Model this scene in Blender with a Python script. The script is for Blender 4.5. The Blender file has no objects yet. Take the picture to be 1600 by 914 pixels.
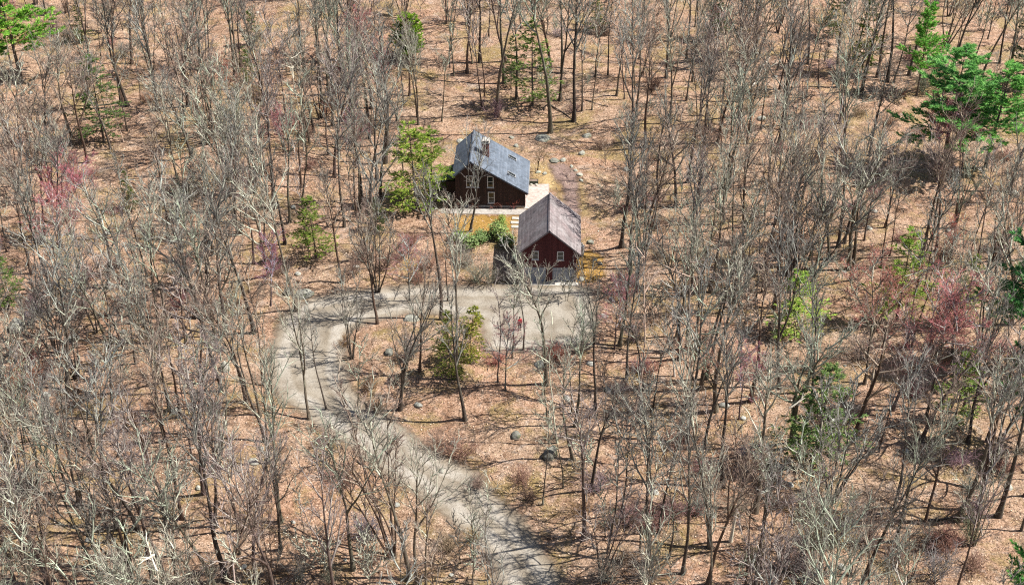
import bpy, bmesh, math, random
import numpy as np
from mathutils import Vector, Matrix, noise as mnoise

R = math.radians
PI = math.pi
scene = bpy.context.scene
COL = scene.collection

# ------------------------------------------------------------------ camera, light, exposure
CAM_H, FPX, PITCH = 90.0, 2100.0, R(34.5)
cam_d = bpy.data.cameras.new('camera')
cam_d.sensor_width = 36.0
cam_d.lens = FPX / 1600 * 36
cam_d.clip_start = 0.5
cam_d.clip_end = 3000
cam = bpy.data.objects.new('camera', cam_d)
cam.location = (0, 0, CAM_H)
cam.rotation_euler = (PI / 2 - PITCH, 0, 0)
COL.objects.link(cam)
scene.camera = cam

SUN_EL, SUN_AZ = R(54), R(1.0)            # azimuth counted from +X (picture right) towards +Y (away)
world = bpy.data.worlds.new('World')
scene.world = world
world.use_nodes = True
wn = world.node_tree.nodes
sky = wn.new('ShaderNodeTexSky')
sky.sky_type = 'NISHITA'
sky.sun_disc = False
sky.sun_elevation = SUN_EL
sky.sun_rotation = PI / 2 - SUN_AZ
world.node_tree.links.new(sky.outputs[0], wn['Background'].inputs[0])
wn['Background'].inputs[1].default_value = 0.062
sun_d = bpy.data.lights.new('sun', 'SUN')
sun_d.energy = 5.0
sun_d.angle = R(0.5)
sun_d.color = (1.0, 0.955, 0.89)
sun = bpy.data.objects.new('sun', sun_d)
sv = Vector((math.cos(SUN_EL) * math.cos(SUN_AZ), math.cos(SUN_EL) * math.sin(SUN_AZ), math.sin(SUN_EL)))
sun.rotation_euler = sv.to_track_quat('Z', 'Y').to_euler()
COL.objects.link(sun)
vs = scene.view_settings
vs.view_transform = 'Standard'
vs.look = 'None'
vs.gamma = 1
vs.use_curve_mapping = False
vs.exposure = 0.97
scene.render.engine = 'CYCLES'
scene.cycles.use_denoising = False
scene.cycles.max_bounces = 5
scene.cycles.diffuse_bounces = 3
scene.cycles.transparent_max_bounces = 12
scene.cycles.filter_width = 1.15

# ------------------------------------------------------------------ picture <-> ground
CP, SP = math.cos(PITCH), math.sin(PITCH)


def proj(p):
    x, y, z = p[0], p[1], p[2] - CAM_H
    dep = y * CP - z * SP
    up = y * SP + z * CP
    return 800 + FPX * x / dep, 457 - FPX * up / dep


def at_z(px, py, z):
    dx, dy = (px - 800) / FPX, (py - 457) / FPX
    d = (dx, CP - dy * SP, -SP - dy * CP)
    t = (z - CAM_H) / d[2]
    return d[0] * t, d[1] * t


def sdf(poly, X, Y):
    """signed distance to a polygon, negative inside (vectorised)"""
    X = np.asarray(X, float); Y = np.asarray(Y, float)
    d = np.full(X.shape, 1e18); s = np.zeros(X.shape, bool)
    n = len(poly)
    for i in range(n):
        ax, ay = poly[i]; bx, by = poly[(i + 1) % n]
        ex, ey = bx - ax, by - ay
        wx, wy = X - ax, Y - ay
        t = np.clip((wx * ex + wy * ey) / (ex * ex + ey * ey + 1e-12), 0, 1)
        d = np.minimum(d, (wx - t * ex) ** 2 + (wy - t * ey) ** 2)
        c = (ay > Y) != (by > Y)
        s ^= c & (X < ex * (Y - ay) / (ey if abs(ey) > 1e-12 else 1e-12) + ax)
    return np.where(s, -np.sqrt(d), np.sqrt(d))


DRIVE_PX = [(790, 1010), (777, 914), (762, 865), (728, 834), (678, 794), (640, 764), (594, 738), (560, 706), (520, 682), (492, 662),
            (470, 642), (438, 626), (421, 598), (420, 560), (431, 515), (444, 488), (462, 474), (500, 463), (553, 453), (603, 450),
            (654, 443), (705, 446), (773, 446), (815, 443), (897, 444), (925, 450), (936, 500), (925, 543), (841, 551), (758, 551),
            (752, 503), (688, 492), (630, 492), (575, 505), (548, 518), (540, 560), (547, 601), (571, 632), (600, 643), (634, 668),
            (670, 697), (705, 720), (748, 737), (770, 770), (817, 809), (850, 860), (884, 914), (925, 1010)]
LAWN_PX = [(712, 338), (760, 337), (816, 338), (818, 350), (798, 362), (770, 372), (735, 370), (708, 360)]
SIDE_LAWN_PX = [(828, 258), (862, 256), (900, 274), (912, 300), (916, 335), (890, 335), (872, 300), (850, 292), (832, 288)]
END_LAWN_PX = [(900, 396), (922, 392), (942, 402), (944, 432), (925, 441), (900, 442)]
BED_PX = [(858, 257), (882, 257), (902, 272), (903, 300), (905, 335), (886, 335), (880, 292), (866, 276)]
WALK_PX = [(689, 326.5), (815, 327), (822, 327), (822, 336), (815, 336), (735, 334.5), (689, 333.5)]
PATIO_PX = [(819, 289), (857.5, 288), (858, 312), (850, 326.5), (819, 326.5)]


def flat(pxs):
    return [at_z(x, y, 0) for x, y in pxs]


DRIVE, LAWN, SLAWN, ELAWN, BED, WALK, PATIO = map(flat, (DRIVE_PX, LAWN_PX, SIDE_LAWN_PX, END_LAWN_PX, BED_PX, WALK_PX, PATIO_PX))
YARD = flat([(680, 215), (910, 225), (930, 330), (950, 440), (800, 445), (690, 400)])


def height(X, Y):
    X = np.asarray(X, float); Y = np.asarray(Y, float)
    m = np.clip(np.minimum(sdf(DRIVE, X, Y), sdf(YARD, X, Y)) / 4.0, 0, 1)
    m = m * m * (3 - 2 * m)
    big = 0.55 * np.sin(X * 0.083 + 1.3 * np.sin(Y * 0.031)) * np.cos(Y * 0.071 + 0.7) + 0.3 * np.sin(X * 0.19 + Y * 0.13)
    small = 0.10 * np.sin(X * 0.9 + 0.8 * np.sin(Y * 0.7)) * np.sin(Y * 0.83 + 0.6 * np.sin(X * 0.53)) + 0.05 * np.sin(X * 1.7 - Y * 1.3)
    rise = 0.03 * np.maximum(Y - 172, 0)
    return m * (big + small) + rise


def gz(x, y):
    return float(height(np.array([x]), np.array([y]))[0])


def at(px, py):
    z = 0.0
    for _ in range(5):
        x, y = at_z(px, py, z)
        z = gz(x, y)
    return x, y, z


# ------------------------------------------------------------------ materials
def mat(name):
    m = bpy.data.materials.new(name)
    m.use_nodes = True
    nt = m.node_tree
    b = nt.nodes['Principled BSDF']
    b.inputs['Roughness'].default_value = 0.9
    b.inputs['Specular IOR Level'].default_value = 0.2
    return m, nt, b


def node(nt, t, **kw):
    n = nt.nodes.new(t)
    for k, v in kw.items():
        if k.startswith('i_'):
            n.inputs[k[2:].replace('_', ' ')].default_value = v
        else:
            setattr(n, k, v)
    return n


def ramp(nt, src, stops):
    r = nt.nodes.new('ShaderNodeValToRGB')
    e = r.color_ramp.elements
    while len(e) < len(stops):
        e.new(0.5)
    for k, (p, c) in enumerate(stops):
        e[k].position = p
        e[k].color = (*c, 1) if len(c) == 3 else c
    nt.links.new(src, r.inputs[0])
    return r.outputs[0]


def noise_tex(nt, scale, detail=4, rough=0.6, coord='Object', dist=0.0):
    tc = nt.nodes.get('tc') or nt.nodes.new('ShaderNodeTexCoord')
    tc.name = 'tc'
    n = nt.nodes.new('ShaderNodeTexNoise')
    n.inputs['Scale'].default_value = scale
    n.inputs['Detail'].default_value = detail
    n.inputs['Roughness'].default_value = rough
    n.inputs['Distortion'].default_value = dist
    nt.links.new(tc.outputs[coord], n.inputs['Vector'])
    return n.outputs[0]


def mix(nt, fac, a, b, mode='MIX'):
    m = nt.nodes.new('ShaderNodeMix')
    m.data_type = 'RGBA'
    m.blend_type = mode
    for sock, v in ((m.inputs[0], fac), (m.inputs[6], a), (m.inputs[7], b)):
        if hasattr(v, 'is_output'):
            nt.links.new(v, sock)
        elif isinstance(v, (int, float)):
            sock.default_value = v
        else:
            sock.default_value = (*v, 1)
    return m.outputs[2]


def bump(nt, b, h, strength, dist):
    n = nt.nodes.new('ShaderNodeBump')
    n.inputs['Strength'].default_value = strength
    n.inputs['Distance'].default_value = dist
    nt.links.new(h, n.inputs['Height'])
    nt.links.new(n.outputs[0], b.inputs['Normal'])


def simple(name, col, var=0.25, scale=6.0, rough=0.85, bumpy=0.0, tint=False):
    """noise-mottled colour; tint multiplies by the object's own colour"""
    m, nt, b = mat(name)
    n = noise_tex(nt, scale, 5)
    lo = tuple(c * (1 - var) for c in col); hi = tuple(min(1, c * (1 + var)) for c in col)
    c = ramp(nt, n, [(0.3, lo), (0.7, hi)])
    if tint:
        oi = nt.nodes.new('ShaderNodeObjectInfo')
        c = mix(nt, 1.0, c, oi.outputs['Color'], 'MULTIPLY')
    nt.links.new(c, b.inputs['Base Color'])
    b.inputs['Roughness'].default_value = rough
    if bumpy:
        bump(nt, b, n, bumpy, 0.05)
    return m


def bark(name, dark, mid, lichen, lich_at, scale=(2.2, 2.2, 0.7)):
    m, nt, b = mat(name)
    tc = node(nt, 'ShaderNodeTexCoord', name='tc')
    mp = node(nt, 'ShaderNodeMapping')
    mp.inputs['Scale'].default_value = scale
    nt.links.new(tc.outputs['Object'], mp.inputs['Vector'])
    n1 = node(nt, 'ShaderNodeTexNoise', i_Scale=4.0, i_Detail=5.0, i_Roughness=0.7)
    n2 = node(nt, 'ShaderNodeTexNoise', i_Scale=0.9, i_Detail=4.0, i_Roughness=0.65)
    oi = node(nt, 'ShaderNodeObjectInfo')
    ad = node(nt, 'ShaderNodeVectorMath', operation='MULTIPLY_ADD')
    ad.inputs[1].default_value = (1, 1, 1)
    cx = node(nt, 'ShaderNodeCombineXYZ')
    sc = node(nt, 'ShaderNodeMath', operation='MULTIPLY'); sc.inputs[1].default_value = 37.0
    nt.links.new(oi.outputs['Random'], sc.inputs[0])
    nt.links.new(sc.outputs[0], cx.inputs[0])
    nt.links.new(mp.outputs[0], ad.inputs[0]); nt.links.new(cx.outputs[0], ad.inputs[2])
    nt.links.new(ad.outputs[0], n1.inputs['Vector']); nt.links.new(ad.outputs[0], n2.inputs['Vector'])
    c = ramp(nt, n1.outputs[0], [(0.33, dark), (0.66, mid)])
    f = ramp(nt, n2.outputs[0], [(lich_at, (0, 0, 0)), (lich_at + 0.24, (1, 1, 1))])
    c = mix(nt, f, c, lichen)
    c = mix(nt, 1.0, c, oi.outputs['Color'], 'MULTIPLY')
    nt.links.new(c, b.inputs['Base Color'])
    bump(nt, b, n1.outputs[0], 0.5, 0.05)
    return m


def leafy(name, cols, transl=0.35):
    """foliage: colour varies from leaf clump to leaf clump"""
    m, nt, b = mat(name)
    g = node(nt, 'ShaderNodeNewGeometry')
    c = ramp(nt, g.outputs['Random Per Island'], [(i / max(1, len(cols) - 1), k) for i, k in enumerate(cols)])
    oi = node(nt, 'ShaderNodeObjectInfo')
    c = mix(nt, 1.0, c, oi.outputs['Color'], 'MULTIPLY')
    nt.links.new(c, b.inputs['Base Color'])
    b.inputs['Roughness'].default_value = 0.6
    t = node(nt, 'ShaderNodeBsdfTranslucent')
    nt.links.new(c, t.inputs[0])
    ms = node(nt, 'ShaderNodeMixShader'); ms.inputs[0].default_value = transl
    nt.links.new(b.outputs[0], ms.inputs[1]); nt.links.new(t.outputs[0], ms.inputs[2])
    nt.links.new(ms.outputs[0], nt.nodes['Material Output'].inputs[0])
    return m


def ground_material():
    m, nt, b = mat('leaf_litter_ground')
    fine = noise_tex(nt, 5.5, 6, 0.75)
    mid_ = noise_tex(nt, 0.55, 5, 0.65)
    big = noise_tex(nt, 0.075, 4, 0.6)
    moss = noise_tex(nt, 0.16, 6, 0.7, dist=0.6)
    c = ramp(nt, fine, [(0.33, (0.06, 0.04, 0.028)), (0.42, (0.235, 0.163, 0.115)), (0.53, (0.435, 0.31, 0.225)), (0.68, (0.67, 0.53, 0.43))])
    c2 = ramp(nt, mid_, [(0.30, (0.45, 0.38, 0.33)), (0.44, (0.8, 0.76, 0.72)), (0.6, (1.0, 1.0, 1.0))])
    c = mix(nt, 1.0, c, c2, 'MULTIPLY')
    c4 = ramp(nt, noise_tex(nt, 1.7, 4, 0.7, dist=0.4), [(0.35, (0.40, 0.35, 0.31)), (0.48, (0.95, 0.94, 0.93)), (0.66, (1.15, 1.15, 1.15))])  # mottled litter tone; also paints shadows of many small twigs into the colour
    c = mix(nt, 0.85, c, c4, 'MULTIPLY')
    c3 = ramp(nt, big, [(0.36, (1.0, 0.84, 0.76)), (0.64, (1.0, 0.98, 0.93))])
    c = mix(nt, 0.8, c, c3, 'MULTIPLY')
    f = ramp(nt, moss, [(0.50, (0, 0, 0)), (0.62, (0.8, 0.8, 0.8))])
    mc = ramp(nt, fine, [(0.35, (0.07, 0.055, 0.02)), (0.65, (0.40, 0.29, 0.12))])
    c = mix(nt, f, c, mc)
    drift = noise_tex(nt, 0.3, 6, 0.72, dist=1.2)
    f2 = ramp(nt, drift, [(0.34, (0.9, 0.9, 0.9)), (0.46, (0, 0, 0))])
    c = mix(nt, f2, c, ramp(nt, fine, [(0.35, (0.035, 0.026, 0.02)), (0.65, (0.21, 0.155, 0.115))]))
    grey = noise_tex(nt, 0.42, 5, 0.7, dist=0.8)
    f3 = ramp(nt, grey, [(0.56, (0, 0, 0)), (0.68, (0.6, 0.6, 0.6))])
    c = mix(nt, f3, c, ramp(nt, fine, [(0.35, (0.12, 0.095, 0.08)), (0.65, (0.56, 0.47, 0.40))]))
    nt.links.new(c, b.inputs['Base Color'])
    b.inputs['Roughness'].default_value = 0.95
    bump(nt, b, fine, 0.9, 0.22)
    return m


def sheet_material(name, stops, scale, fade=0.5, mid=None, b_str=0.4, ragged=1.0, midscale=0.35, ruts=False):
    """a thin ground sheet with a ragged edge: the coat of gravel or grass ends unevenly"""
    m, nt, b = mat(name)
    fine = noise_tex(nt, scale, 6, 0.7)
    c = ramp(nt, fine, stops)
    n2 = noise_tex(nt, midscale, 5, 0.65)
    if mid:
        c = mix(nt, 1.0, c, ramp(nt, n2, mid), 'MULTIPLY')
    a = node(nt, 'ShaderNodeAttribute', attribute_name='edge')
    if ruts:      # two wheel tracks run parallel to the edges, leaves gather along the crown and the verge
        w = node(nt, 'ShaderNodeMath', operation='MULTIPLY_ADD'); w.inputs[1].default_value = 0.9; w.inputs[2].default_value = -0.45
        nt.links.new(noise_tex(nt, 0.5, 3, 0.5), w.inputs[0])
        w2 = node(nt, 'ShaderNodeMath', operation='ADD')
        nt.links.new(a.outputs['Fac'], w2.inputs[0]); nt.links.new(w.outputs[0], w2.inputs[1])
        w3 = node(nt, 'ShaderNodeMapRange'); w3.inputs['From Min'].default_value = -4; w3.inputs['From Max'].default_value = 0
        nt.links.new(w2.outputs[0], w3.inputs['Value'])
        k = ramp(nt, w3.outputs[0], [(0.0, (0.92, 0.91, 0.89)), (0.38, (0.80, 0.76, 0.70)), (0.50, (1.06, 1.06, 1.06)), (0.68, (1.06, 1.06, 1.06)), (0.80, (0.86, 0.82, 0.76)), (1.0, (0.80, 0.72, 0.64))])
        c = mix(nt, 1.0, c, k, 'MULTIPLY')
        lf = ramp(nt, noise_tex(nt, 7.0, 5, 0.8), [(0.60, (0, 0, 0)), (0.68, (0.8, 0.8, 0.8))])
        c = mix(nt, lf, c, (0.34, 0.23, 0.16))
    nt.links.new(c, b.inputs['Base Color'])
    b.inputs['Roughness'].default_value = 0.95
    bump(nt, b, fine, b_str, 0.05)
    n3 = noise_tex(nt, 1.1, 6, 0.75)
    s = node(nt, 'ShaderNodeMath', operation='MULTIPLY_ADD')
    s.inputs[1].default_value = 2.4 * ragged; s.inputs[2].default_value = -1.2 * ragged
    nt.links.new(n3, s.inputs[0])
    ad = node(nt, 'ShaderNodeMath', operation='ADD')
    nt.links.new(a.outputs['Fac'], ad.inputs[0]); nt.links.new(s.outputs[0], ad.inputs[1])
    mr = node(nt, 'ShaderNodeMapRange')
    mr.inputs['From Min'].default_value = -fade; mr.inputs['From Max'].default_value = fade
    mr.inputs['To Min'].default_value = 1; mr.inputs['To Max'].default_value = 0
    nt.links.new(ad.outputs[0], mr.inputs['Value'])
    nt.links.new(mr.outputs[0], b.inputs['Alpha'])
    return m


M = {}
M['ground'] = ground_material()
M['gravel'] = sheet_material('driveway_gravel', [(0.3, (0.185, 0.165, 0.136)), (0.5, (0.305, 0.278, 0.237)), (0.72, (0.42, 0.39, 0.34))], 9.0, 0.5,
                             [(0.3, (0.62, 0.58, 0.53)), (0.58, (1, 1, 1))], 0.35, ruts=True)
M['lawn'] = sheet_material('mossy_lawn', [(0.3, (0.13, 0.07, 0.02)), (0.5, (0.32, 0.18, 0.048)), (0.7, (0.45, 0.31, 0.12))], 5.0, 0.35,
                           [(0.35, (0.6, 0.62, 0.5)), (0.65, (1, 1, 1))], 0.6, 1.0)
M['straw'] = sheet_material('straw_grass', [(0.3, (0.22, 0.145, 0.06)), (0.5, (0.40, 0.29, 0.14)), (0.7, (0.52, 0.41, 0.24))], 5.0, 0.8,
                           [(0.38, (0.5, 0.42, 0.36)), (0.62, (1, 1, 1))], 0.6, 1.3)
M['bed'] = sheet_material('mulch_bed', [(0.3, (0.14, 0.09, 0.075)), (0.55, (0.27, 0.19, 0.165)), (0.75, (0.38, 0.29, 0.25))], 7.0, 0.45, [(0.36, (0.6, 0.58, 0.56)), (0.6, (1, 1, 1))], 0.7, 0.8)
M['stone_walk'] = sheet_material('pale_flagstone', [(0.3, (0.21, 0.19, 0.17)), (0.5, (0.35, 0.325, 0.295)), (0.7, (0.47, 0.445, 0.41))], 3.0, 0.12,
                                 [(0.35, (0.8, 0.76, 0.72)), (0.6, (1, 1, 1))], 0.2, 0.15)
M['patio'] = sheet_material('pale_patio', [(0.3, (0.27, 0.22, 0.19)), (0.5, (0.43, 0.37, 0.33)), (0.7, (0.54, 0.49, 0.45))], 3.0, 0.10,
                            [(0.35, (0.86, 0.8, 0.77)), (0.6, (1, 1, 1))], 0.2, 0.1)
M['trunk'] = bark('grey_bark', (0.05, 0.04, 0.033), (0.145, 0.12, 0.098), (0.30, 0.31, 0.255), 0.56)
M['limb'] = bark('pale_limb_bark', (0.16, 0.15, 0.13), (0.335, 0.33, 0.285), (0.49, 0.53, 0.455), 0.46, (1, 1, 1))
M['twig'] = simple('grey_twig', (0.235, 0.203, 0.188), 0.3, 0.5, 0.8, tint=True)
M['redtwig'] = simple('red_budding_twig', (0.37, 0.155, 0.14), 0.3, 0.5, 0.8, tint=True)
M['brush'] = simple('brown_brush_twig', (0.25, 0.175, 0.14), 0.35, 1.0, 0.85, tint=True)
M['dead'] = bark('bleached_dead_wood', (0.40, 0.36, 0.31), (0.60, 0.56, 0.49), (0.66, 0.66, 0.6), 0.6)
M['pine'] = leafy('pine_needles', [(0.025, 0.08, 0.025), (0.06, 0.17, 0.05), (0.11, 0.26, 0.075), (0.18, 0.34, 0.11)])
M['hemlock'] = leafy('hemlock_needles', [(0.03, 0.055, 0.02), (0.065, 0.105, 0.032), (0.11, 0.15, 0.045), (0.17, 0.2, 0.065)])
M['rhodo'] = leafy('glossy_leaves', [(0.05, 0.10, 0.03), (0.11, 0.19, 0.06), (0.2, 0.29, 0.11), (0.12, 0.14, 0.05)], 0.25)
M['litter'] = leafy('dry_leaves', [(0.08, 0.05, 0.036), (0.31, 0.205, 0.14), (0.45, 0.32, 0.23), (0.66, 0.52, 0.41), (0.40, 0.30, 0.14)], 0.1)
M['stick'] = simple('fallen_stick', (0.20, 0.155, 0.12), 0.6, 0.9)


def rock_material():
    m, nt, b = mat('lichen_rock')
    n = noise_tex(nt, 2.2, 7, 0.7)
    c = ramp(nt, n, [(0.32, (0.12, 0.115, 0.10)), (0.5, (0.33, 0.325, 0.29)), (0.68, (0.52, 0.515, 0.46))])
    n2 = noise_tex(nt, 0.9, 5, 0.7)
    c = mix(nt, ramp(nt, n2, [(0.52, (0, 0, 0)), (0.66, (0.8, 0.8, 0.8))]), c, (0.20, 0.22, 0.10))
    oi = node(nt, 'ShaderNodeObjectInfo')
    c = mix(nt, 1.0, c, oi.outputs['Color'], 'MULTIPLY')
    nt.links.new(c, b.inputs['Base Color'])
    bump(nt, b, n, 0.8, 0.12)
    return m


M['rock'] = rock_material()


# ------------------------------------------------------------------ mesh helpers
def mesh_from(name, V, Q, mats, midx=None, smooth=False):
    """mesh from arrays; Q has 3 or 4 columns, or is a list of such arrays"""
    V = np.asarray(V, np.float32).reshape(-1, 3)
    Qs = [np.asarray(q, np.int32) for q in (Q if isinstance(Q, list) else [Q]) if len(q)]
    me = bpy.data.meshes.new(name)
    tot = np.concatenate([np.full(len(q), q.shape[1], np.int32) for q in Qs])
    loops = np.concatenate([q.ravel() for q in Qs])
    me.vertices.add(len(V)); me.vertices.foreach_set('co', V.ravel())
    me.loops.add(len(loops)); me.loops.foreach_set('vertex_index', loops)
    me.polygons.add(len(tot))
    me.polygons.foreach_set('loop_start', np.concatenate([[0], np.cumsum(tot)[:-1]]).astype(np.int32))
    if midx is not None:
        me.polygons.foreach_set('material_index', np.asarray(midx, np.int32))
    me.polygons.foreach_set('use_smooth', np.full(len(tot), smooth))
    for m in (mats if isinstance(mats, (list, tuple)) else [mats]):
        me.materials.append(m)
    me.update(calc_edges=True)
    return me


def tubes(P, Rr, sides, rng):
    """P (B,N,3) centre lines, Rr (B,N) radii -> vertices, quads"""
    P = np.asarray(P, float); Rr = np.asarray(Rr, float)
    B, N = Rr.shape
    d = P[:, -1] - P[:, 0]
    d /= np.linalg.norm(d, axis=1, keepdims=True) + 1e-9
    ref = np.where(np.abs(d[:, 2:3]) < 0.9, np.array([[0, 0, 1.0]]), np.array([[1.0, 0, 0]]))
    u = np.cross(d, ref); u /= np.linalg.norm(u, axis=1, keepdims=True) + 1e-9
    v = np.cross(d, u)
    a = rng.uniform(0, 2 * PI, (B, 1)) + np.arange(sides)[None] * 2 * PI / sides
    off = np.cos(a)[..., None] * u[:, None] + np.sin(a)[..., None] * v[:, None]
    V = P[:, :, None, :] + Rr[:, :, None, None] * off[:, None]
    idx = np.arange(B * N * sides).reshape(B, N, sides)
    a0 = idx[:, :-1]; a1 = idx[:, 1:]
    q = np.stack([a0, np.roll(a0, -1, 2), np.roll(a1, -1, 2), a1], -1).reshape(-1, 4)
    return V.reshape(-1, 3), q


class Acc:
    """collects pieces with material slots into one mesh"""
    def __init__(s):
        s.V, s.Q4, s.Q3, s.m4, s.m3, s.n = [], [], [], [], [], 0

    def add(s, V, Q, slot=0):
        V = np.asarray(V, float).reshape(-1, 3); Q = np.asarray(Q, int) + s.n
        s.V.append(V); s.n += len(V)
        if Q.shape[1] == 4:
            s.Q4.append(Q); s.m4.append(np.full(len(Q), slot))
        else:
            s.Q3.append(Q); s.m3.append(np.full(len(Q), slot))

    def mesh(s, name, mats, smooth=False):
        Q = ([np.concatenate(s.Q4)] if s.Q4 else []) + ([np.concatenate(s.Q3)] if s.Q3 else [])
        mi = np.concatenate(s.m4 + s.m3)
        return mesh_from(name, np.concatenate(s.V), Q, mats, mi, smooth)


def link(name, me, parent=None, loc=None):
    o = bpy.data.objects.new(name, me)
    if loc is not None:
        o.location = loc
    o.parent = parent
    COL.objects.link(o)
    return o


def tag(o, label=None, cat=None, group=None, kind=None):
    for k, v in (('label', label), ('category', cat), ('group', group), ('kind', kind)):
        if v:
            o[k] = v
    return o


# ------------------------------------------------------------------ ground and the sheets that lie on it
def axis(lo, hi, step, far):
    inner = np.arange(lo, hi + step, step)
    outer = np.array([6, 14, 26, 45, 80, 140, 240, 420, 700, 1200.0]) * far
    return np.concatenate([(lo - outer)[::-1], inner, hi + outer])


gx, gy = axis(-105, 105, 0.7, 1), axis(50, 250, 0.7, 1)
GX, GY = np.meshgrid(gx, gy)
GZ = height(GX, GY)
far = np.hypot(np.maximum(np.abs(GX) - 130, 0), np.maximum(np.abs(GY - 150) - 120, 0))
GZ = GZ / (1 + far / 120)
ny, nx = GX.shape
gi = np.arange(nx * ny).reshape(ny, nx)
gq = np.stack([gi[:-1, :-1], gi[:-1, 1:], gi[1:, 1:], gi[1:, :-1]], -1).reshape(-1, 4)
ground = link('ground', mesh_from('ground', np.stack([GX, GY, GZ], -1), gq, M['ground'], smooth=True))
tag(ground, 'forest floor of dry brown fallen leaves', None, None, 'structure')


def sheet(name, poly, off, m, label, cell=0.3, reach=0.9):
    xs = [p[0] for p in poly]; ys = [p[1] for p in poly]
    ax = np.arange(min(xs) - reach - cell, max(xs) + reach + cell, cell)
    ay = np.arange(min(ys) - reach - cell, max(ys) + reach + cell, cell)
    X, Y = np.meshgrid(ax, ay)
    D = sdf(poly, X, Y)
    Z = height(X, Y) + off
    n = np.arange(X.size).reshape(X.shape)
    q = np.stack([n[:-1, :-1], n[:-1, 1:], n[1:, 1:], n[1:, :-1]], -1).reshape(-1, 4)
    keep = D.ravel()[q].min(1) < reach
    q = q[keep]
    used = np.unique(q)
    re = np.full(X.size, -1); re[used] = np.arange(len(used))
    V = np.stack([X, Y, Z], -1).reshape(-1, 3)[used]
    me = mesh_from(name, V, re[q], m, smooth=True)
    at_ = me.attributes.new('edge', 'FLOAT', 'POINT')
    at_.data.foreach_set('value', D.ravel()[used].astype(np.float32))
    return tag(link(name, me), label, None, None, 'structure')


sheet('driveway', DRIVE, 0.035, M['gravel'], 'pale gravel driveway curving up to the garage court')
sheet('lawn', LAWN, 0.020, M['lawn'], 'small ochre lawn below the house walk', 0.25, 0.7)
sheet('side_lawn', SLAWN, 0.020, M['straw'], 'ochre grass strip beside the patio', 0.25, 0.7)
sheet('mossy_bank', ELAWN, 0.020, M['lawn'], 'ochre mossy bank at the right end of the garage', 0.25, 0.7)
sheet('garden_bed', BED, 0.032, M['bed'], 'purplish mulch bed edged with pale stones', 0.2, 0.35)
sheet('walkway', WALK, 0.045, M['stone_walk'], 'pale flagstone walk along the house front', 0.15, 0.25)
sheet('patio', PATIO, 0.050, M['patio'], 'pale stone patio between house and garage', 0.15, 0.2)

# ------------------------------------------------------------------ box building helpers
def bx(bm, x0, x1, y0, y1, z0, z1, mi=0):
    vs_ = [bm.verts.new(p) for p in ((x0, y0, z0), (x1, y0, z0), (x1, y1, z0), (x0, y1, z0), (x0, y0, z1), (x1, y0, z1), (x1, y1, z1), (x0, y1, z1))]
    for f in ((0, 3, 2, 1), (4, 5, 6, 7), (0, 1, 5, 4), (1, 2, 6, 5), (2, 3, 7, 6), (3, 0, 4, 7)):
        bm.faces.new([vs_[i] for i in f]).material_index = mi


def prism(bm, pts, y0, y1, mi=0):
    """extrude a polygon drawn in x,z along y"""
    a = [bm.verts.new((x, y0, z)) for x, z in pts]; b = [bm.verts.new((x, y1, z)) for x, z in pts]
    n = len(pts)
    bm.faces.new(a).material_index = mi
    bm.faces.new(b[::-1]).material_index = mi
    for i in range(n):
        bm.faces.new([a[i], b[i], b[(i + 1) % n], a[(i + 1) % n]]).material_index = mi


def bm_obj(name, bm, mats, parent=None, bevel=0.0, smooth=False):
    if bevel:
        bmesh.ops.bevel(bm, geom=list(bm.edges), offset=bevel, segments=1, affect='EDGES')
    bmesh.ops.recalc_face_normals(bm, faces=list(bm.faces))
    me = bpy.data.meshes.new(name)
    bm.to_mesh(me); bm.free()
    for m in (mats if isinstance(mats, (list, tuple)) else [mats]):
        me.materials.append(m)
    if smooth:
        for p in me.polygons:
            p.use_smooth = True
    return link(name, me, parent)


def box_obj(name, dims, m, parent, bevel=0.0):
    bm = bmesh.new()
    bx(bm, *dims)
    return bm_obj(name, bm, m, parent, bevel)


def empty(name, loc, rz=0.0):
    o = bpy.data.objects.new(name, None)
    o.empty_display_size = 0.3
    o.location = loc
    o.rotation_euler = (0, 0, rz)
    COL.objects.link(o)
    return o


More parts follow.
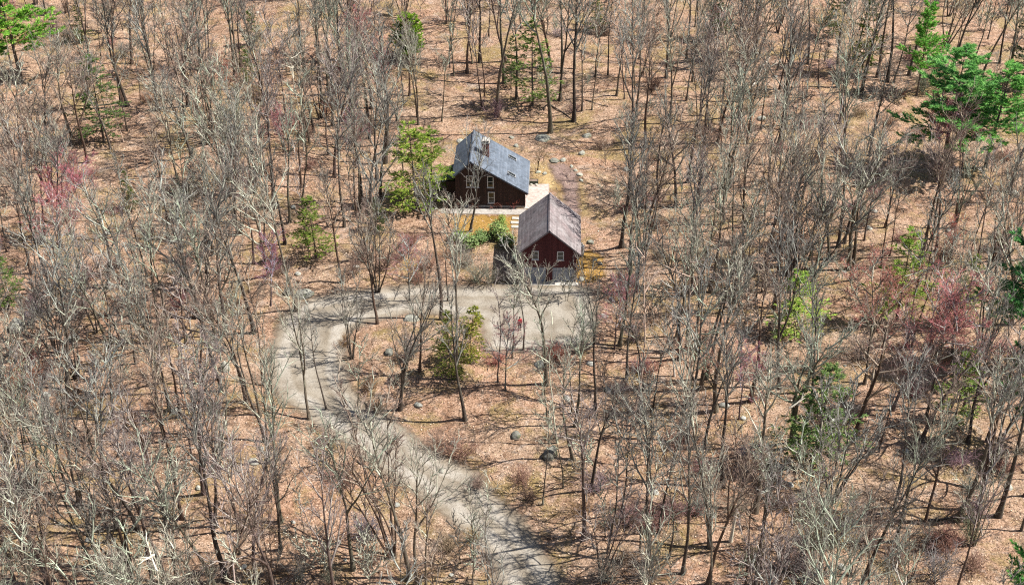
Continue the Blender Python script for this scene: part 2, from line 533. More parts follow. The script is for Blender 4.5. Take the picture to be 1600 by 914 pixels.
def striped(name, c0, c1, per_m, axis_i, rough=0.85, bstr=0.5, var=0.2, tones=None, litter=False):
    """boards or shingle courses: thin dark joints every 1/per_m metres along an axis, with noise"""
    m, nt, b = mat(name)
    tc = node(nt, 'ShaderNodeTexCoord', name='tc')
    sep = node(nt, 'ShaderNodeSeparateXYZ')
    nt.links.new(tc.outputs['Object'], sep.inputs[0])
    mu = node(nt, 'ShaderNodeMath', operation='MULTIPLY'); mu.inputs[1].default_value = per_m
    nt.links.new(sep.outputs[axis_i], mu.inputs[0])
    fr = node(nt, 'ShaderNodeMath', operation='FRACT'); nt.links.new(mu.outputs[0], fr.inputs[0])
    fl = node(nt, 'ShaderNodeMath', operation='FLOOR'); nt.links.new(mu.outputs[0], fl.inputs[0])
    wn_ = node(nt, 'ShaderNodeTexWhiteNoise', noise_dimensions='1D'); nt.links.new(fl.outputs[0], wn_.inputs['W'])
    n = noise_tex(nt, 3.0, 6, 0.7)
    big = noise_tex(nt, 0.5, 4, 0.6)
    c = mix(nt, wn_.outputs[0], c0, c1)
    c = mix(nt, 1.0, c, ramp(nt, n, [(0.3, (1 - var * 1.6,) * 3), (0.7, (1.0,) * 3)]), 'MULTIPLY')
    c = mix(nt, 1.0, c, ramp(nt, big, [(0.3, tones[0] if tones else (0.85,) * 3), (0.7, tones[1] if tones else (1.0,) * 3)]), 'MULTIPLY')
    j = ramp(nt, fr.outputs[0], [(0.0, (0.45,) * 3), (0.12, (1.0,) * 3)])
    c = mix(nt, 1.0, c, j, 'MULTIPLY')
    if litter:      # leaves and lichen caught on the shingles
        ln = noise_tex(nt, 4.5, 6, 0.85)
        c = mix(nt, ramp(nt, ln, [(0.60, (0, 0, 0)), (0.66, (0.75, 0.75, 0.75))]), c, (0.26, 0.18, 0.125))
        st = noise_tex(nt, 0.8, 5, 0.75, dist=0.5)
        c = mix(nt, 1.0, c, ramp(nt, st, [(0.36, (0.66, 0.66, 0.66)), (0.58, (1.05, 1.05, 1.05))]), 'MULTIPLY')
    nt.links.new(c, b.inputs['Base Color'])
    b.inputs['Roughness'].default_value = rough
    bump(nt, b, j, bstr, 0.02)
    return m


M['house_siding'] = striped('dark_brown_board_siding', (0.05, 0.031, 0.026), (0.085, 0.05, 0.041), 4.0, 0)
M['garage_siding'] = striped('maroon_board_siding', (0.10, 0.030, 0.032), (0.145, 0.046, 0.046), 4.5, 0)
M['slate'] = striped('blue_grey_shingle', (0.15, 0.182, 0.228), (0.19, 0.225, 0.275), 5.0, 0, 0.8, 0.4, 0.25, None, True)
M['brown_roof'] = striped('weathered_mauve_shingle', (0.29, 0.262, 0.262), (0.37, 0.34, 0.338), 5.0, 0, 0.85, 0.4, 0.3, ((0.74, 0.64, 0.64), (1.0, 1.0, 1.0)), True)
M['white'] = simple('white_paint', (0.58, 0.58, 0.55), 0.06, 3.0, 0.5)
M['door'] = striped('blue_grey_door_paint', (0.31, 0.34, 0.385), (0.34, 0.37, 0.415), 1.9, 2, 0.5, 0.3, 0.1)
M['concrete'] = simple('pale_concrete', (0.40, 0.375, 0.335), 0.3, 2.5, 0.9)
M['brick'] = simple('red_brick', (0.24, 0.085, 0.06), 0.35, 9.0, 0.9, 0.4)
M['metal'] = simple('grey_metal', (0.28, 0.28, 0.28), 0.1, 4.0, 0.45)
M['greenwood'] = simple('weathered_green_wood', (0.10, 0.115, 0.085), 0.3, 4.0, 0.8)
m_, nt_, b_ = mat('window_glass')
b_.inputs['Base Color'].default_value = (0.02, 0.024, 0.024, 1)
b_.inputs['Roughness'].default_value = 0.06
b_.inputs['Specular IOR Level'].default_value = 0.6
M['glass'] = m_


def window(parent, x, z, w, h, cross=True):
    """window in a wall lying in the plane y=0, frame > pane"""
    bm = bmesh.new()
    t = 0.11
    bx(bm, x - w / 2 - t, x - w / 2, -0.05, 0.03, z - t, z + h + t)
    bx(bm, x + w / 2, x + w / 2 + t, -0.05, 0.03, z - t, z + h + t)
    bx(bm, x - w / 2, x + w / 2, -0.05, 0.03, z - t, z)
    bx(bm, x - w / 2, x + w / 2, -0.05, 0.03, z + h, z + h + t)
    if cross:
        bx(bm, x - w / 2, x + w / 2, -0.035, 0.02, z + h * 0.5 - 0.03, z + h * 0.5 + 0.03)
    f = bm_obj('window', bm, M['white'], parent)
    box_obj('pane', (x - w / 2, x + w / 2, -0.012, 0.01, z, z + h), M['glass'], f)
    box_obj('sill', (x - w / 2 - 0.16, x + w / 2 + 0.16, -0.12, -0.052, z - t - 0.05, z - t + 0.01), M['white'], f)
    return f


def roof_slab(bm, xa, za, xb, zb, y0, y1, th=0.18):
    """slab whose underside runs from (xa,za) to (xb,zb)"""
    dx, dz = xb - xa, zb - za
    L = math.hypot(dx, dz)
    nx_, nz_ = -dz / L * th, dx / L * th
    if nz_ < 0:
        nx_, nz_ = -nx_, -nz_
    prism(bm, [(xa, za), (xb, zb), (xb + nx_, zb + nz_), (xa + nx_, za + nz_)], y0, y1)


# ------------------------------------------------------------------ the house (saltbox, gable to the camera)
RZ = R(-2.0)
hx, hy = at_z(820, 325, 0)
house = empty('house', (hx, hy, 0), RZ)          # local origin: front right wall corner; x runs left as negative
tag(house, 'dark brown saltbox house with blue-grey roof and brick chimney', 'house')
W, DEP = 8.9, 7.9
EL, ER, RIDX, RIDZ = 4.75, 2.45, -6.95, 6.65
bm = bmesh.new()
prism(bm, [(-W, 0.3), (0, 0.3), (0, ER), (RIDX, RIDZ), (-W, EL)], 0, DEP)
bm_obj('wall', bm, M['house_siding'], house)
box_obj('foundation', (-W - 0.04, 0.04, -0.04, DEP + 0.04, -0.6, 0.297), M['concrete'], house)
bm = bmesh.new()
ov = 0.35
sl_r = (ER - RIDZ) / (0 - RIDX)
sl_l = (EL - RIDZ) / (-W - RIDX)
roof_slab(bm, RIDX, RIDZ + 0.003, ov, ER + sl_r * ov + 0.003, -ov, DEP + ov)
roof_slab(bm, RIDX, RIDZ + 0.003, -W - ov, EL - sl_l * ov + 0.003, -ov, DEP + ov)
roof = bm_obj('roof', bm, M['slate'], house)
bm = bmesh.new()
prism(bm, [(RIDX - 0.16, RIDZ + 0.09), (RIDX, RIDZ + 0.15), (RIDX + 0.16, RIDZ + 0.11), (RIDX + 0.16, RIDZ + 0.2), (RIDX, RIDZ + 0.29), (RIDX - 0.16, RIDZ + 0.2)], -ov - 0.01, DEP + ov + 0.01)
bm_obj('ridge_cap', bm, M['slate'], roof)
bm = bmesh.new()      # white-grey rake boards on the camera-side gable
for xa, za, xb, zb in ((RIDX, RIDZ, ov, ER + sl_r * ov), (RIDX, RIDZ, -W - ov, EL - sl_l * ov)):
    prism(bm, [(xa, za - 0.02), (xb, zb - 0.02), (xb, zb - 0.22), (xa, za - 0.22)], -ov + 0.02, -ov + 0.06)
bm_obj('fascia', bm, M['house_siding'], roof)
bm = bmesh.new()
bx(bm, ov + 0.02, ov + 0.14, -ov, DEP + ov, ER + sl_r * ov - 0.02, ER + sl_r * ov + 0.10)
bm_obj('gutter', bm, M['metal'], roof)
for vx, vy in ((-5.6, 6.4), (-2.2, 1.4)):
    zz = RIDZ + sl_r * (vx - RIDX) + 0.15
    box_obj('vent_pipe', (vx - 0.07, vx + 0.07, vy - 0.07, vy + 0.07, zz - 0.2, zz + 0.45), M['metal'], roof)
# chimney
cx, cy = RIDX + 1.75, 3.6
zc = RIDZ + sl_r * 1.75
bm = bmesh.new()
bx(bm, cx - 0.42, cx + 0.42, cy - 0.42, cy + 0.42, zc - 0.6, zc + 2.0)
bx(bm, cx - 0.47, cx + 0.47, cy - 0.47, cy + 0.47, zc + 1.75, zc + 1.9)
chim = bm_obj('chimney', bm, M['brick'], roof)
bm = bmesh.new()
bx(bm, cx - 0.54, cx + 0.54, cy - 0.54, cy + 0.54, zc + 2.0, zc + 2.14)
for sx in (-0.36, 0.36):
    for sy in (-0.36, 0.36):
        bx(bm, cx + sx - 0.07, cx + sx + 0.07, cy + sy - 0.07, cy + sy + 0.07, zc + 2.14, zc + 2.38)
bx(bm, cx - 0.5, cx + 0.5, cy - 0.5, cy + 0.5, zc + 2.38, zc + 2.46)
bm_obj('chimney_cap', bm, M['concrete'], house)
# skylights on the long right slope
ang = math.atan2(sl_r, 1)
for px, py in ((800.5, 247), (799, 273)):
    z = 4.0
    for _ in range(6):
        wx, wy = at_z(px, py, z)
        dx_, dy_ = wx - hx, wy - hy
        lx = dx_ * math.cos(-RZ) - dy_ * math.sin(-RZ); ly = dx_ * math.sin(-RZ) + dy_ * math.cos(-RZ)
        z = RIDZ + sl_r * (lx - RIDX) + 0.25
    sk = empty('skylight', (lx, ly, z))
    sk.parent = house
    sk.rotation_euler = (0, -ang, 0)
    bm = bmesh.new()
    for a in ((-0.62, 0.62, -0.36, -0.28), (-0.62, 0.62, 0.28, 0.36), (-0.62, -0.54, -0.28, 0.28), (0.54, 0.62, -0.28, 0.28)):
        bx(bm, a[0], a[1], a[2], a[3], -0.12, 0.10)
    bm_obj('frame', bm, M['metal'], sk)
    box_obj('pane', (-0.54, 0.54, -0.28, 0.28, -0.1, 0.05), M['glass'], sk)
window(house, -7.15, 3.05, 0.62, 1.5)
window(house, -6.35, 3.05, 0.62, 1.5)
window(house, -4.45, 3.05, 0.62, 1.5)
window(house, -4.35, 0.75, 0.66, 1.45)
box_obj('corner_board', (-W - 0.07, -W + 0.13, -0.045, 0.12, 0.3, EL - 0.05), M['house_siding'], house)
box_obj('corner_board', (-0.13, 0.07, -0.045, 0.12, 0.3, ER - 0.1), M['house_siding'], house)
# low shed-roofed bay on the left wall
bm = bmesh.new()
bx(bm, -W - 1.5, -W - 0.003, 2.2, 5.2, 0, 2.5)
bay = bm_obj('bay', bm, M['house_siding'], house)
bm = bmesh.new()
roof_slab(bm, -W - 0.004, 3.45, -W - 1.9, 2.5, 1.9, 5.5, 0.14)
bm_obj('bay_roof', bm, M['slate'], bay)

# ------------------------------------------------------------------ the garage
gx0, gy0 = at_z(857, 441, 0)
gar = empty('garage', (gx0, gy0, 0), RZ)
tag(gar, 'maroon two-door garage with weathered mauve-grey gable roof', 'garage')
GW, GD, GE, GR = 3.25, 7.9, 4.45, 7.25
bm = bmesh.new()
# front wall with the two door openings left open, then sides and back
DO = [(-2.95, -0.3), (0.45, 3.0)]
DH = 2.12
x_prev = -GW
for a, b2 in DO:
    bx(bm, x_prev, a, 0, 0.18, 0.12, DH)
    x_prev = b2
bx(bm, x_prev, GW, 0, 0.18, 0.12, DH)
prism(bm, [(-GW, DH), (GW, DH), (GW, GE), (0, GR), (-GW, GE)], 0, 0.18)
bx(bm, -GW, -GW + 0.18, 0.18, GD - 0.18, 0.12, GE)
bx(bm, GW - 0.18, GW, 0.18, GD - 0.18, 0.12, GE)
prism(bm, [(-GW, 0.12), (GW, 0.12), (GW, GE), (0, GR), (-GW, GE)], GD - 0.18, GD)
bm_obj('wall', bm, M['garage_siding'], gar)
box_obj('foundation', (-GW - 0.05, GW + 0.05, -0.05, GD + 0.05, -0.5, 0.117), M['concrete'], gar)
bm = bmesh.new()
o2 = 0.42
s2 = (GR - GE) / GW
roof_slab(bm, 0, GR + 0.003, GW + o2, GE - s2 * o2 + 0.003, -o2, GD + o2)
roof_slab(bm, 0, GR + 0.003, -GW - o2, GE - s2 * o2 + 0.003, -o2, GD + o2)
groof = bm_obj('roof', bm, M['brown_roof'], gar)
bm = bmesh.new()
prism(bm, [(-0.17, GR + 0.10), (0, GR + 0.2), (0.17, GR + 0.10), (0.17, GR + 0.17), (0, GR + 0.30), (-0.17, GR + 0.17)], -o2 - 0.01, GD + o2 + 0.01)
bm_obj('ridge_cap', bm, M['brown_roof'], groof)
for a, b2 in DO:
    bm = bmesh.new()
    bx(bm, a + 0.003, b2 - 0.003, 0.08, 0.13, 0.12, DH - 0.003)
    for k in range(4):
        n = 4
        for i in range(n):
            w0 = a + (b2 - a) * i / n + 0.09; w1 = a + (b2 - a) * (i + 1) / n - 0.09
            z0 = 0.12 + 0.5 * k + 0.08
            bx(bm, w0, w1, 0.06, 0.079, z0, z0 + 0.34)
    d = bm_obj('garage_door', bm, M['door'], gar)
    box_obj('handle', ((a + b2) / 2 - 0.1, (a + b2) / 2 + 0.1, 0.02, 0.058, 0.95, 1.0), M['metal'], d)
window(gar, -1.62, 3.3, 0.6, 1.0)
window(gar, 1.35, 3.3, 0.6, 1.0)
bm = bmesh.new()
bx(bm, -GW - 0.3, GW + 0.3, -0.75, -0.06, -0.3, 0.09)
bm_obj('apron', bm, M['concrete'], gar)

# ------------------------------------------------------------------ trees: growth of the branch skeleton
UP = Vector((0, 0, 1))


def perp(d, rnd):
    r = Vector((rnd.gauss(0, 1), rnd.gauss(0, 1), rnd.gauss(0, 1)))
    r -= d * r.dot(d)
    return r.normalized() if r.length > 1e-4 else d.orthogonal().normalized()


def walk(p, d, L, n, wob, up, rnd):
    pts = [p.copy()]
    step = L / (n - 1)
    d = d.copy()
    for _ in range(n - 1):
        d = d + Vector((rnd.gauss(0, wob), rnd.gauss(0, wob), rnd.gauss(0, wob) + up))
        d.normalize()
        pts.append(pts[-1] + d * step)
    return pts


def along(pts, t):
    f = t * (len(pts) - 1)
    i = min(int(f), len(pts) - 2)
    a, b = pts[i], pts[i + 1]
    return a.lerp(b, f - i), (b - a).normalized()


class Skeleton:
    NP = {0: 12, 1: 8, 2: 5, 3: 4, 4: 3}
    SIDES = {0: 9, 1: 6, 2: 4, 3: 3, 4: 3}

    def __init__(s, seed):
        s.rnd = random.Random(seed)
        s.lv = {k: ([], []) for k in range(5)}

    def put(s, level, pts, r0, r1, pw=1.0):
        n = len(pts)
        s.lv[level][0].append([tuple(p) for p in pts])
        s.lv[level][1].append([r1 + (r0 - r1) * (1 - i / (n - 1)) ** pw for i in range(n)])

    def children(s, level, pts, L, r0, n, t0, t1, ang, ratio, wob, up, counts):
        """spawn n branches of `level` on a parent centre line"""
        rnd = s.rnd
        if level > 4 or n <= 0:
            return
        az = rnd.uniform(0, 2 * PI)
        for k in range(n):
            t = t0 + (t1 - t0) * (k + rnd.uniform(0.1, 0.9)) / n
            p, d = along(pts, min(t, 0.99))
            a = R(rnd.uniform(*ang))
            u = d.orthogonal().normalized()
            az += 2.4 + rnd.uniform(-0.6, 0.6)
            side = Matrix.Rotation(az, 3, d) @ u
            cd = d * math.cos(a) + side * math.sin(a)
            cl = L * rnd.uniform(*ratio) * (1.0 - 0.45 * max(0, (t - t0) / max(1e-3, 1 - t0)))
            cr = r0 * (0.62 if level == 1 else 0.55) * (1 - 0.55 * t) * rnd.uniform(0.75, 1.1)
            cr = max(cr, (0.05, 0.058, 0.037, 0.018, 0.0080)[level])
            q = walk(p, cd, cl, s.NP[level], wob[level], up[level], rnd)
            s.put(level, q, cr, cr * 0.3)
            c = counts.get(level + 1)
            if c:
                s.children(level + 1, q, cl, cr, rnd.randint(*c), 0.18, 1.0, (22, 46), (0.34, 0.6), wob, up, counts)


WOB = {1: 0.085, 2: 0.11, 3: 0.13, 4: 0.12}
UPT = {1: 0.075, 2: 0.07, 3: 0.07, 4: 0.05}


def bare_skeleton(seed, H=17, r=0.2, clear=0.45, n1=(10, 13), ang=(28, 52), ratio=(0.26, 0.42), stems=1, fork=0.0, wob0=0.035,
                  counts=None, lean=0.02):
    s = Skeleton(seed)
    rnd = s.rnd
    counts = counts or {2: (5, 7), 3: (4, 6), 4: (2, 4)}
    for k in range(stems):
        a = 2 * PI * k / max(stems, 1) + rnd.uniform(-0.5, 0.5)
        sp = rnd.uniform(0.10, 0.26) if stems > 1 else lean
        d = Vector((math.cos(a) * sp, math.sin(a) * sp, 1)).normalized()
        h = H * (rnd.uniform(0.75, 1.0) if stems > 1 else 1)
        rr = r * (rnd.uniform(0.6, 0.85) if stems > 1 else 1)
        base = Vector((math.cos(a) * 0.12 * (stems > 1), math.sin(a) * 0.12 * (stems > 1), -0.3))
        tr = walk(base, d, h, 12, wob0, 0.02, rnd)
        n = len(tr)
        prof = [max(0.016, rr * (1 - 0.93 * (i / (n - 1)) ** 0.9)) for i in range(n)]
        prof[0] = rr * 1.55
        s.lv[0][0].append([tuple(p) for p in tr]); s.lv[0][1].append(prof)
        if rnd.random() < fork:
            t = rnd.uniform(clear * 0.65, clear)
            p, dd = along(tr, t)
            side = perp(dd, rnd); side.z = abs(side.z)
            fd = (dd * math.cos(0.42) + side * math.sin(0.42)).normalized()
            fl = h * (1 - t) * rnd.uniform(0.75, 0.95)
            fr = rr * (1 - t * 0.8) * 0.8
            q = walk(p, fd, fl, 12, wob0 * 1.5, 0.05, rnd)
            s.lv[0][0].append([tuple(x) for x in q]); s.lv[0][1].append([max(0.015, fr * (1 - 0.93 * i / 11)) for i in range(12)])
            s.children(1, q, h, fr, max(3, n1[0] // 2), 0.25, 1.0, ang, ratio, WOB, UPT, counts)
        s.children(1, tr, h, rr, rnd.randint(*n1), clear, 1.0, ang, ratio, WOB, UPT, counts)
    return s


def skeleton_meshes(s, seed, limb, twig, name='bare', trunk=None):
    rng = np.random.default_rng(seed)
    t = Acc(); c = Acc()
    for lv, (P, Rr) in s.lv.items():
        if not P:
            continue
        V, Q = tubes(P, Rr, s.SIDES[lv], rng)
        if lv == 0:
            t.add(V, Q, 0)
        else:
            c.add(V, Q, 0 if lv <= 2 else 1)
    tm = t.mesh(name + '_trunk', [trunk or M['trunk']], True)
    cm = c.mesh(name + '_crown', [limb, twig], True)
    return tm, cm


PROTO = {}


def add_proto(key, form, s, seed, limb='limb', twig='twig', trunk='trunk', H=17.0):
    tm, cm = skeleton_meshes(s, seed, M[limb], M[twig], key, M[trunk])
    PROTO.setdefault(key[0], []).append(dict(trunk=tm, crown=cm, form=form, H=H))


for i in range(8):
    add_proto('T%d' % i, 'straight single-stemmed', bare_skeleton(100 + i, 18, 0.18 + 0.012 * i, 0.44 + 0.06 * (i % 4), (10, 13), (18, 42), (0.20, 0.35), wob0=0.03 + 0.006 * (i % 4)), i, H=18)
for i in range(6):
    add_proto('F%d' % i, 'forked', bare_skeleton(200 + i, 16.5, 0.20, 0.42 + 0.05 * (i % 3), (8, 10), (18, 42), (0.25, 0.40), fork=1.0, wob0=0.05), 20 + i, H=16.5)
for i in range(3):
    add_proto('W%d' % i, 'broad-crowned', bare_skeleton(300 + i, 15.5, 0.27, 0.28, (10, 12), (30, 58), (0.32, 0.48), fork=0.6, wob0=0.06,
                                                        counts={2: (6, 8), 3: (4, 6), 4: (2, 4)}), 40 + i, H=15.5)
for i in range(4):
    add_proto('M%d' % i, 'many-stemmed', bare_skeleton(400 + i, 13, 0.12, 0.35, (5, 7), (20, 42), (0.2, 0.34), stems=(4, 5, 3, 6)[i], wob0=0.05,
                                                       counts={2: (5, 6), 3: (4, 5), 4: (4, 5)}), 60 + i, H=13)
for i in range(5):
    add_proto('P%d' % i, 'pole-thin', bare_skeleton(500 + i, 14, 0.10, 0.42, (9, 11), (25, 50), (0.15, 0.26), wob0=0.045,
                                                    counts={2: (4, 6), 3: (3, 4), 4: (3, 4)}), 80 + i, H=14)
for i in range(2):
    add_proto('R%d' % i, 'red-budded', bare_skeleton(600 + i, 12.5, 0.13, 0.34, (11, 13), (28, 55), (0.28, 0.42), fork=0.8, wob0=0.05,
                                                     counts={2: (7, 9), 3: (7, 8), 4: (7, 9)}), 90 + i, 'limb', 'redtwig', H=12.5)
for i in range(3):
    add_proto('S%d' % i, 'whippy', bare_skeleton(700 + i, 6.0, 0.04, 0.22, (8, 10), (25, 50), (0.22, 0.4), stems=(1, 3, 2)[i], wob0=0.06,
                                                 counts={2: (4, 6), 3: (3, 4)}), 100 + i, H=6)
for i in range(2):
    add_proto('D%d' % i, 'bleached', bare_skeleton(800 + i, 13, 0.10, 0.5, (4, 6), (30, 65), (0.08, 0.22), wob0=0.07,
                                                   counts={2: (1, 3), 3: (1, 2)}), 110 + i, 'dead', 'dead', 'dead', H=13)


# ---- evergreens
def spray_tris(C, D, L, Wd, rng, flat=0.0):
    """thin triangular needle sprays at C pointing along D"""
    n = len(C)
    ref = rng.normal(size=(n, 3))
    if flat:
        ref = ref * (1 - flat) + np.cross(D, np.array([0, 0, 1.0])) * flat
    side = ref - (ref * D).sum(1, keepdims=True) * D
    side /= np.linalg.norm(side, axis=1, keepdims=True) + 1e-9
    a = C - side * Wd[:, None] * 0.5
    b = C + side * Wd[:, None] * 0.5
    t = C + D * L[:, None]
    V = np.stack([a, b, t], 1).reshape(-1, 3)
    return V, np.arange(3 * n).reshape(-1, 3)


def evergreen(key, seed, H, r, width, z0, nb, droop, rise, tuft, per, needle, form, top_pow=0.8, gaps=0.0, flat=0.0, nsub=6):
    rnd = random.Random(seed); rng = np.random.default_rng(seed)
    t = Acc(); c = Acc()
    tr = walk(Vector((0, 0, -0.3)), Vector((0, 0, 1)), H, 12, 0.015, 0.02, rnd)
    V, Q = tubes([[tuple(p) for p in tr]], [[r * 1.3] + [max(0.02, r * (1 - 0.95 * i / 11)) for i in range(1, 12)]], 9, rng)
    t.add(V, Q)
    B1, R1, B2, R2, C, D = [], [], [], [], [], []
    for k in range(nb):
        u = z0 + (1 - z0) * (k + rnd.random()) / nb
        if rnd.random() < gaps:
            continue
        p, _d = along(tr, min(u, 0.985))
        v = (u - z0) / (1 - z0)
        L = width * (min(1.0, v / 0.22 + 0.45)) * (1 - v) ** top_pow * rnd.uniform(0.4, 1.2) + 0.35
        a = rnd.uniform(0, 2 * PI)
        d = Vector((math.cos(a), math.sin(a), rise + 0.5 * v + rnd.uniform(-0.12, 0.12))).normalized()
        q = walk(p, d, L, 6, 0.06, droop, rnd)
        B1.append([tuple(x) for x in q]); r1 = 0.018 + 0.016 * L
        B1r = [r1 * (1 - 0.8 * i / 5) for i in range(6)]; R1.append(B1r)
        ns = max(3, int(nsub * L / width + 2))
        for j in range(ns):
            tt = 0.22 + 0.78 * (j + rnd.random()) / ns
            pp, dd = along(q, min(tt, 0.99))
            sd = dd.cross(UP).normalized() * (1 if j % 2 else -1)
            bd = (dd * 0.75 + sd * rnd.uniform(0.5, 1.0) + Vector((0, 0, rnd.uniform(-0.1, 0.25)))).normalized()
            bl = L * rnd.uniform(0.22, 0.4) * (1.15 - 0.6 * tt)
            qq = walk(pp, bd, bl, 3, 0.1, droop * 0.6, rnd)
            B2.append([tuple(x) for x in qq]); R2.append([0.016, 0.011, 0.006])
            for m2 in range(per):
                x, dx = along(qq, min(0.99, 0.15 + 0.85 * (m2 + rnd.random()) / per))
                for _ in range(tuft):
                    C.append(tuple(x + Vector((rnd.gauss(0, 0.05), rnd.gauss(0, 0.05), rnd.gauss(0, 0.03)))))
                    w = Vector((rnd.gauss(0, 0.55), rnd.gauss(0, 0.55), rnd.gauss(0.12, 0.35 * (1 - flat))))
                    D.append(tuple((dx + w).normalized()))
    V, Q = tubes(B1, R1, 4, rng); c.add(V, Q, 0)
    V, Q = tubes(B2, R2, 3, rng); c.add(V, Q, 0)
    C = np.array(C); D = np.array(D)
    L = rng.uniform(0.7, 1.3, len(C)) * needle[0]; Wd = rng.uniform(0.7, 1.3, len(C)) * needle[1]
    V, Q = spray_tris(C, D, L, Wd, rng, flat)
    c.add(V, Q, 1)
    mat_ = M['pine'] if key[0] == 'N' else M['hemlock']
    PROTO.setdefault(key[0], []).append(dict(trunk=t.mesh(key + '_trunk', [M['trunk']], True), crown=c.mesh(key + '_crown', [M['trunk'], mat_], False), form=form, H=H))


for i in range(3):       # white pines
    evergreen('N%d' % i, 900 + i, 19, 0.24, 5.2, 0.26, 78, 0.045, 0.05, 11, 5, (0.46, 0.11), 'plumed', 0.5, 0.2, 0.0, 10)
for i in range(3):       # hemlocks, open
    evergreen('H%d' % i, 950 + i, 13, 0.16, 3.7, 0.08, 88, -0.05, 0.08, 4, 5, (0.34, 0.095), 'feathery', 0.65, 0.2, 0.4, 7)
for i in range(2):       # thin, see-through hemlocks
    evergreen('O%d' % i, 970 + i, 13, 0.15, 3.5, 0.12, 85, -0.05, 0.08, 4, 5, (0.32, 0.095), 'open feathery', 0.7, 0.2, 0.4, 6)
for i in range(1):       # dense cedar-like crown
    evergreen('C%d' % i, 980 + i, 8.5, 0.12, 2.7, 0.05, 150, 0.05, 0.55, 9, 5, (0.34, 0.12), 'dense egg-shaped', 0.36, 0.0, 0.0, 7)

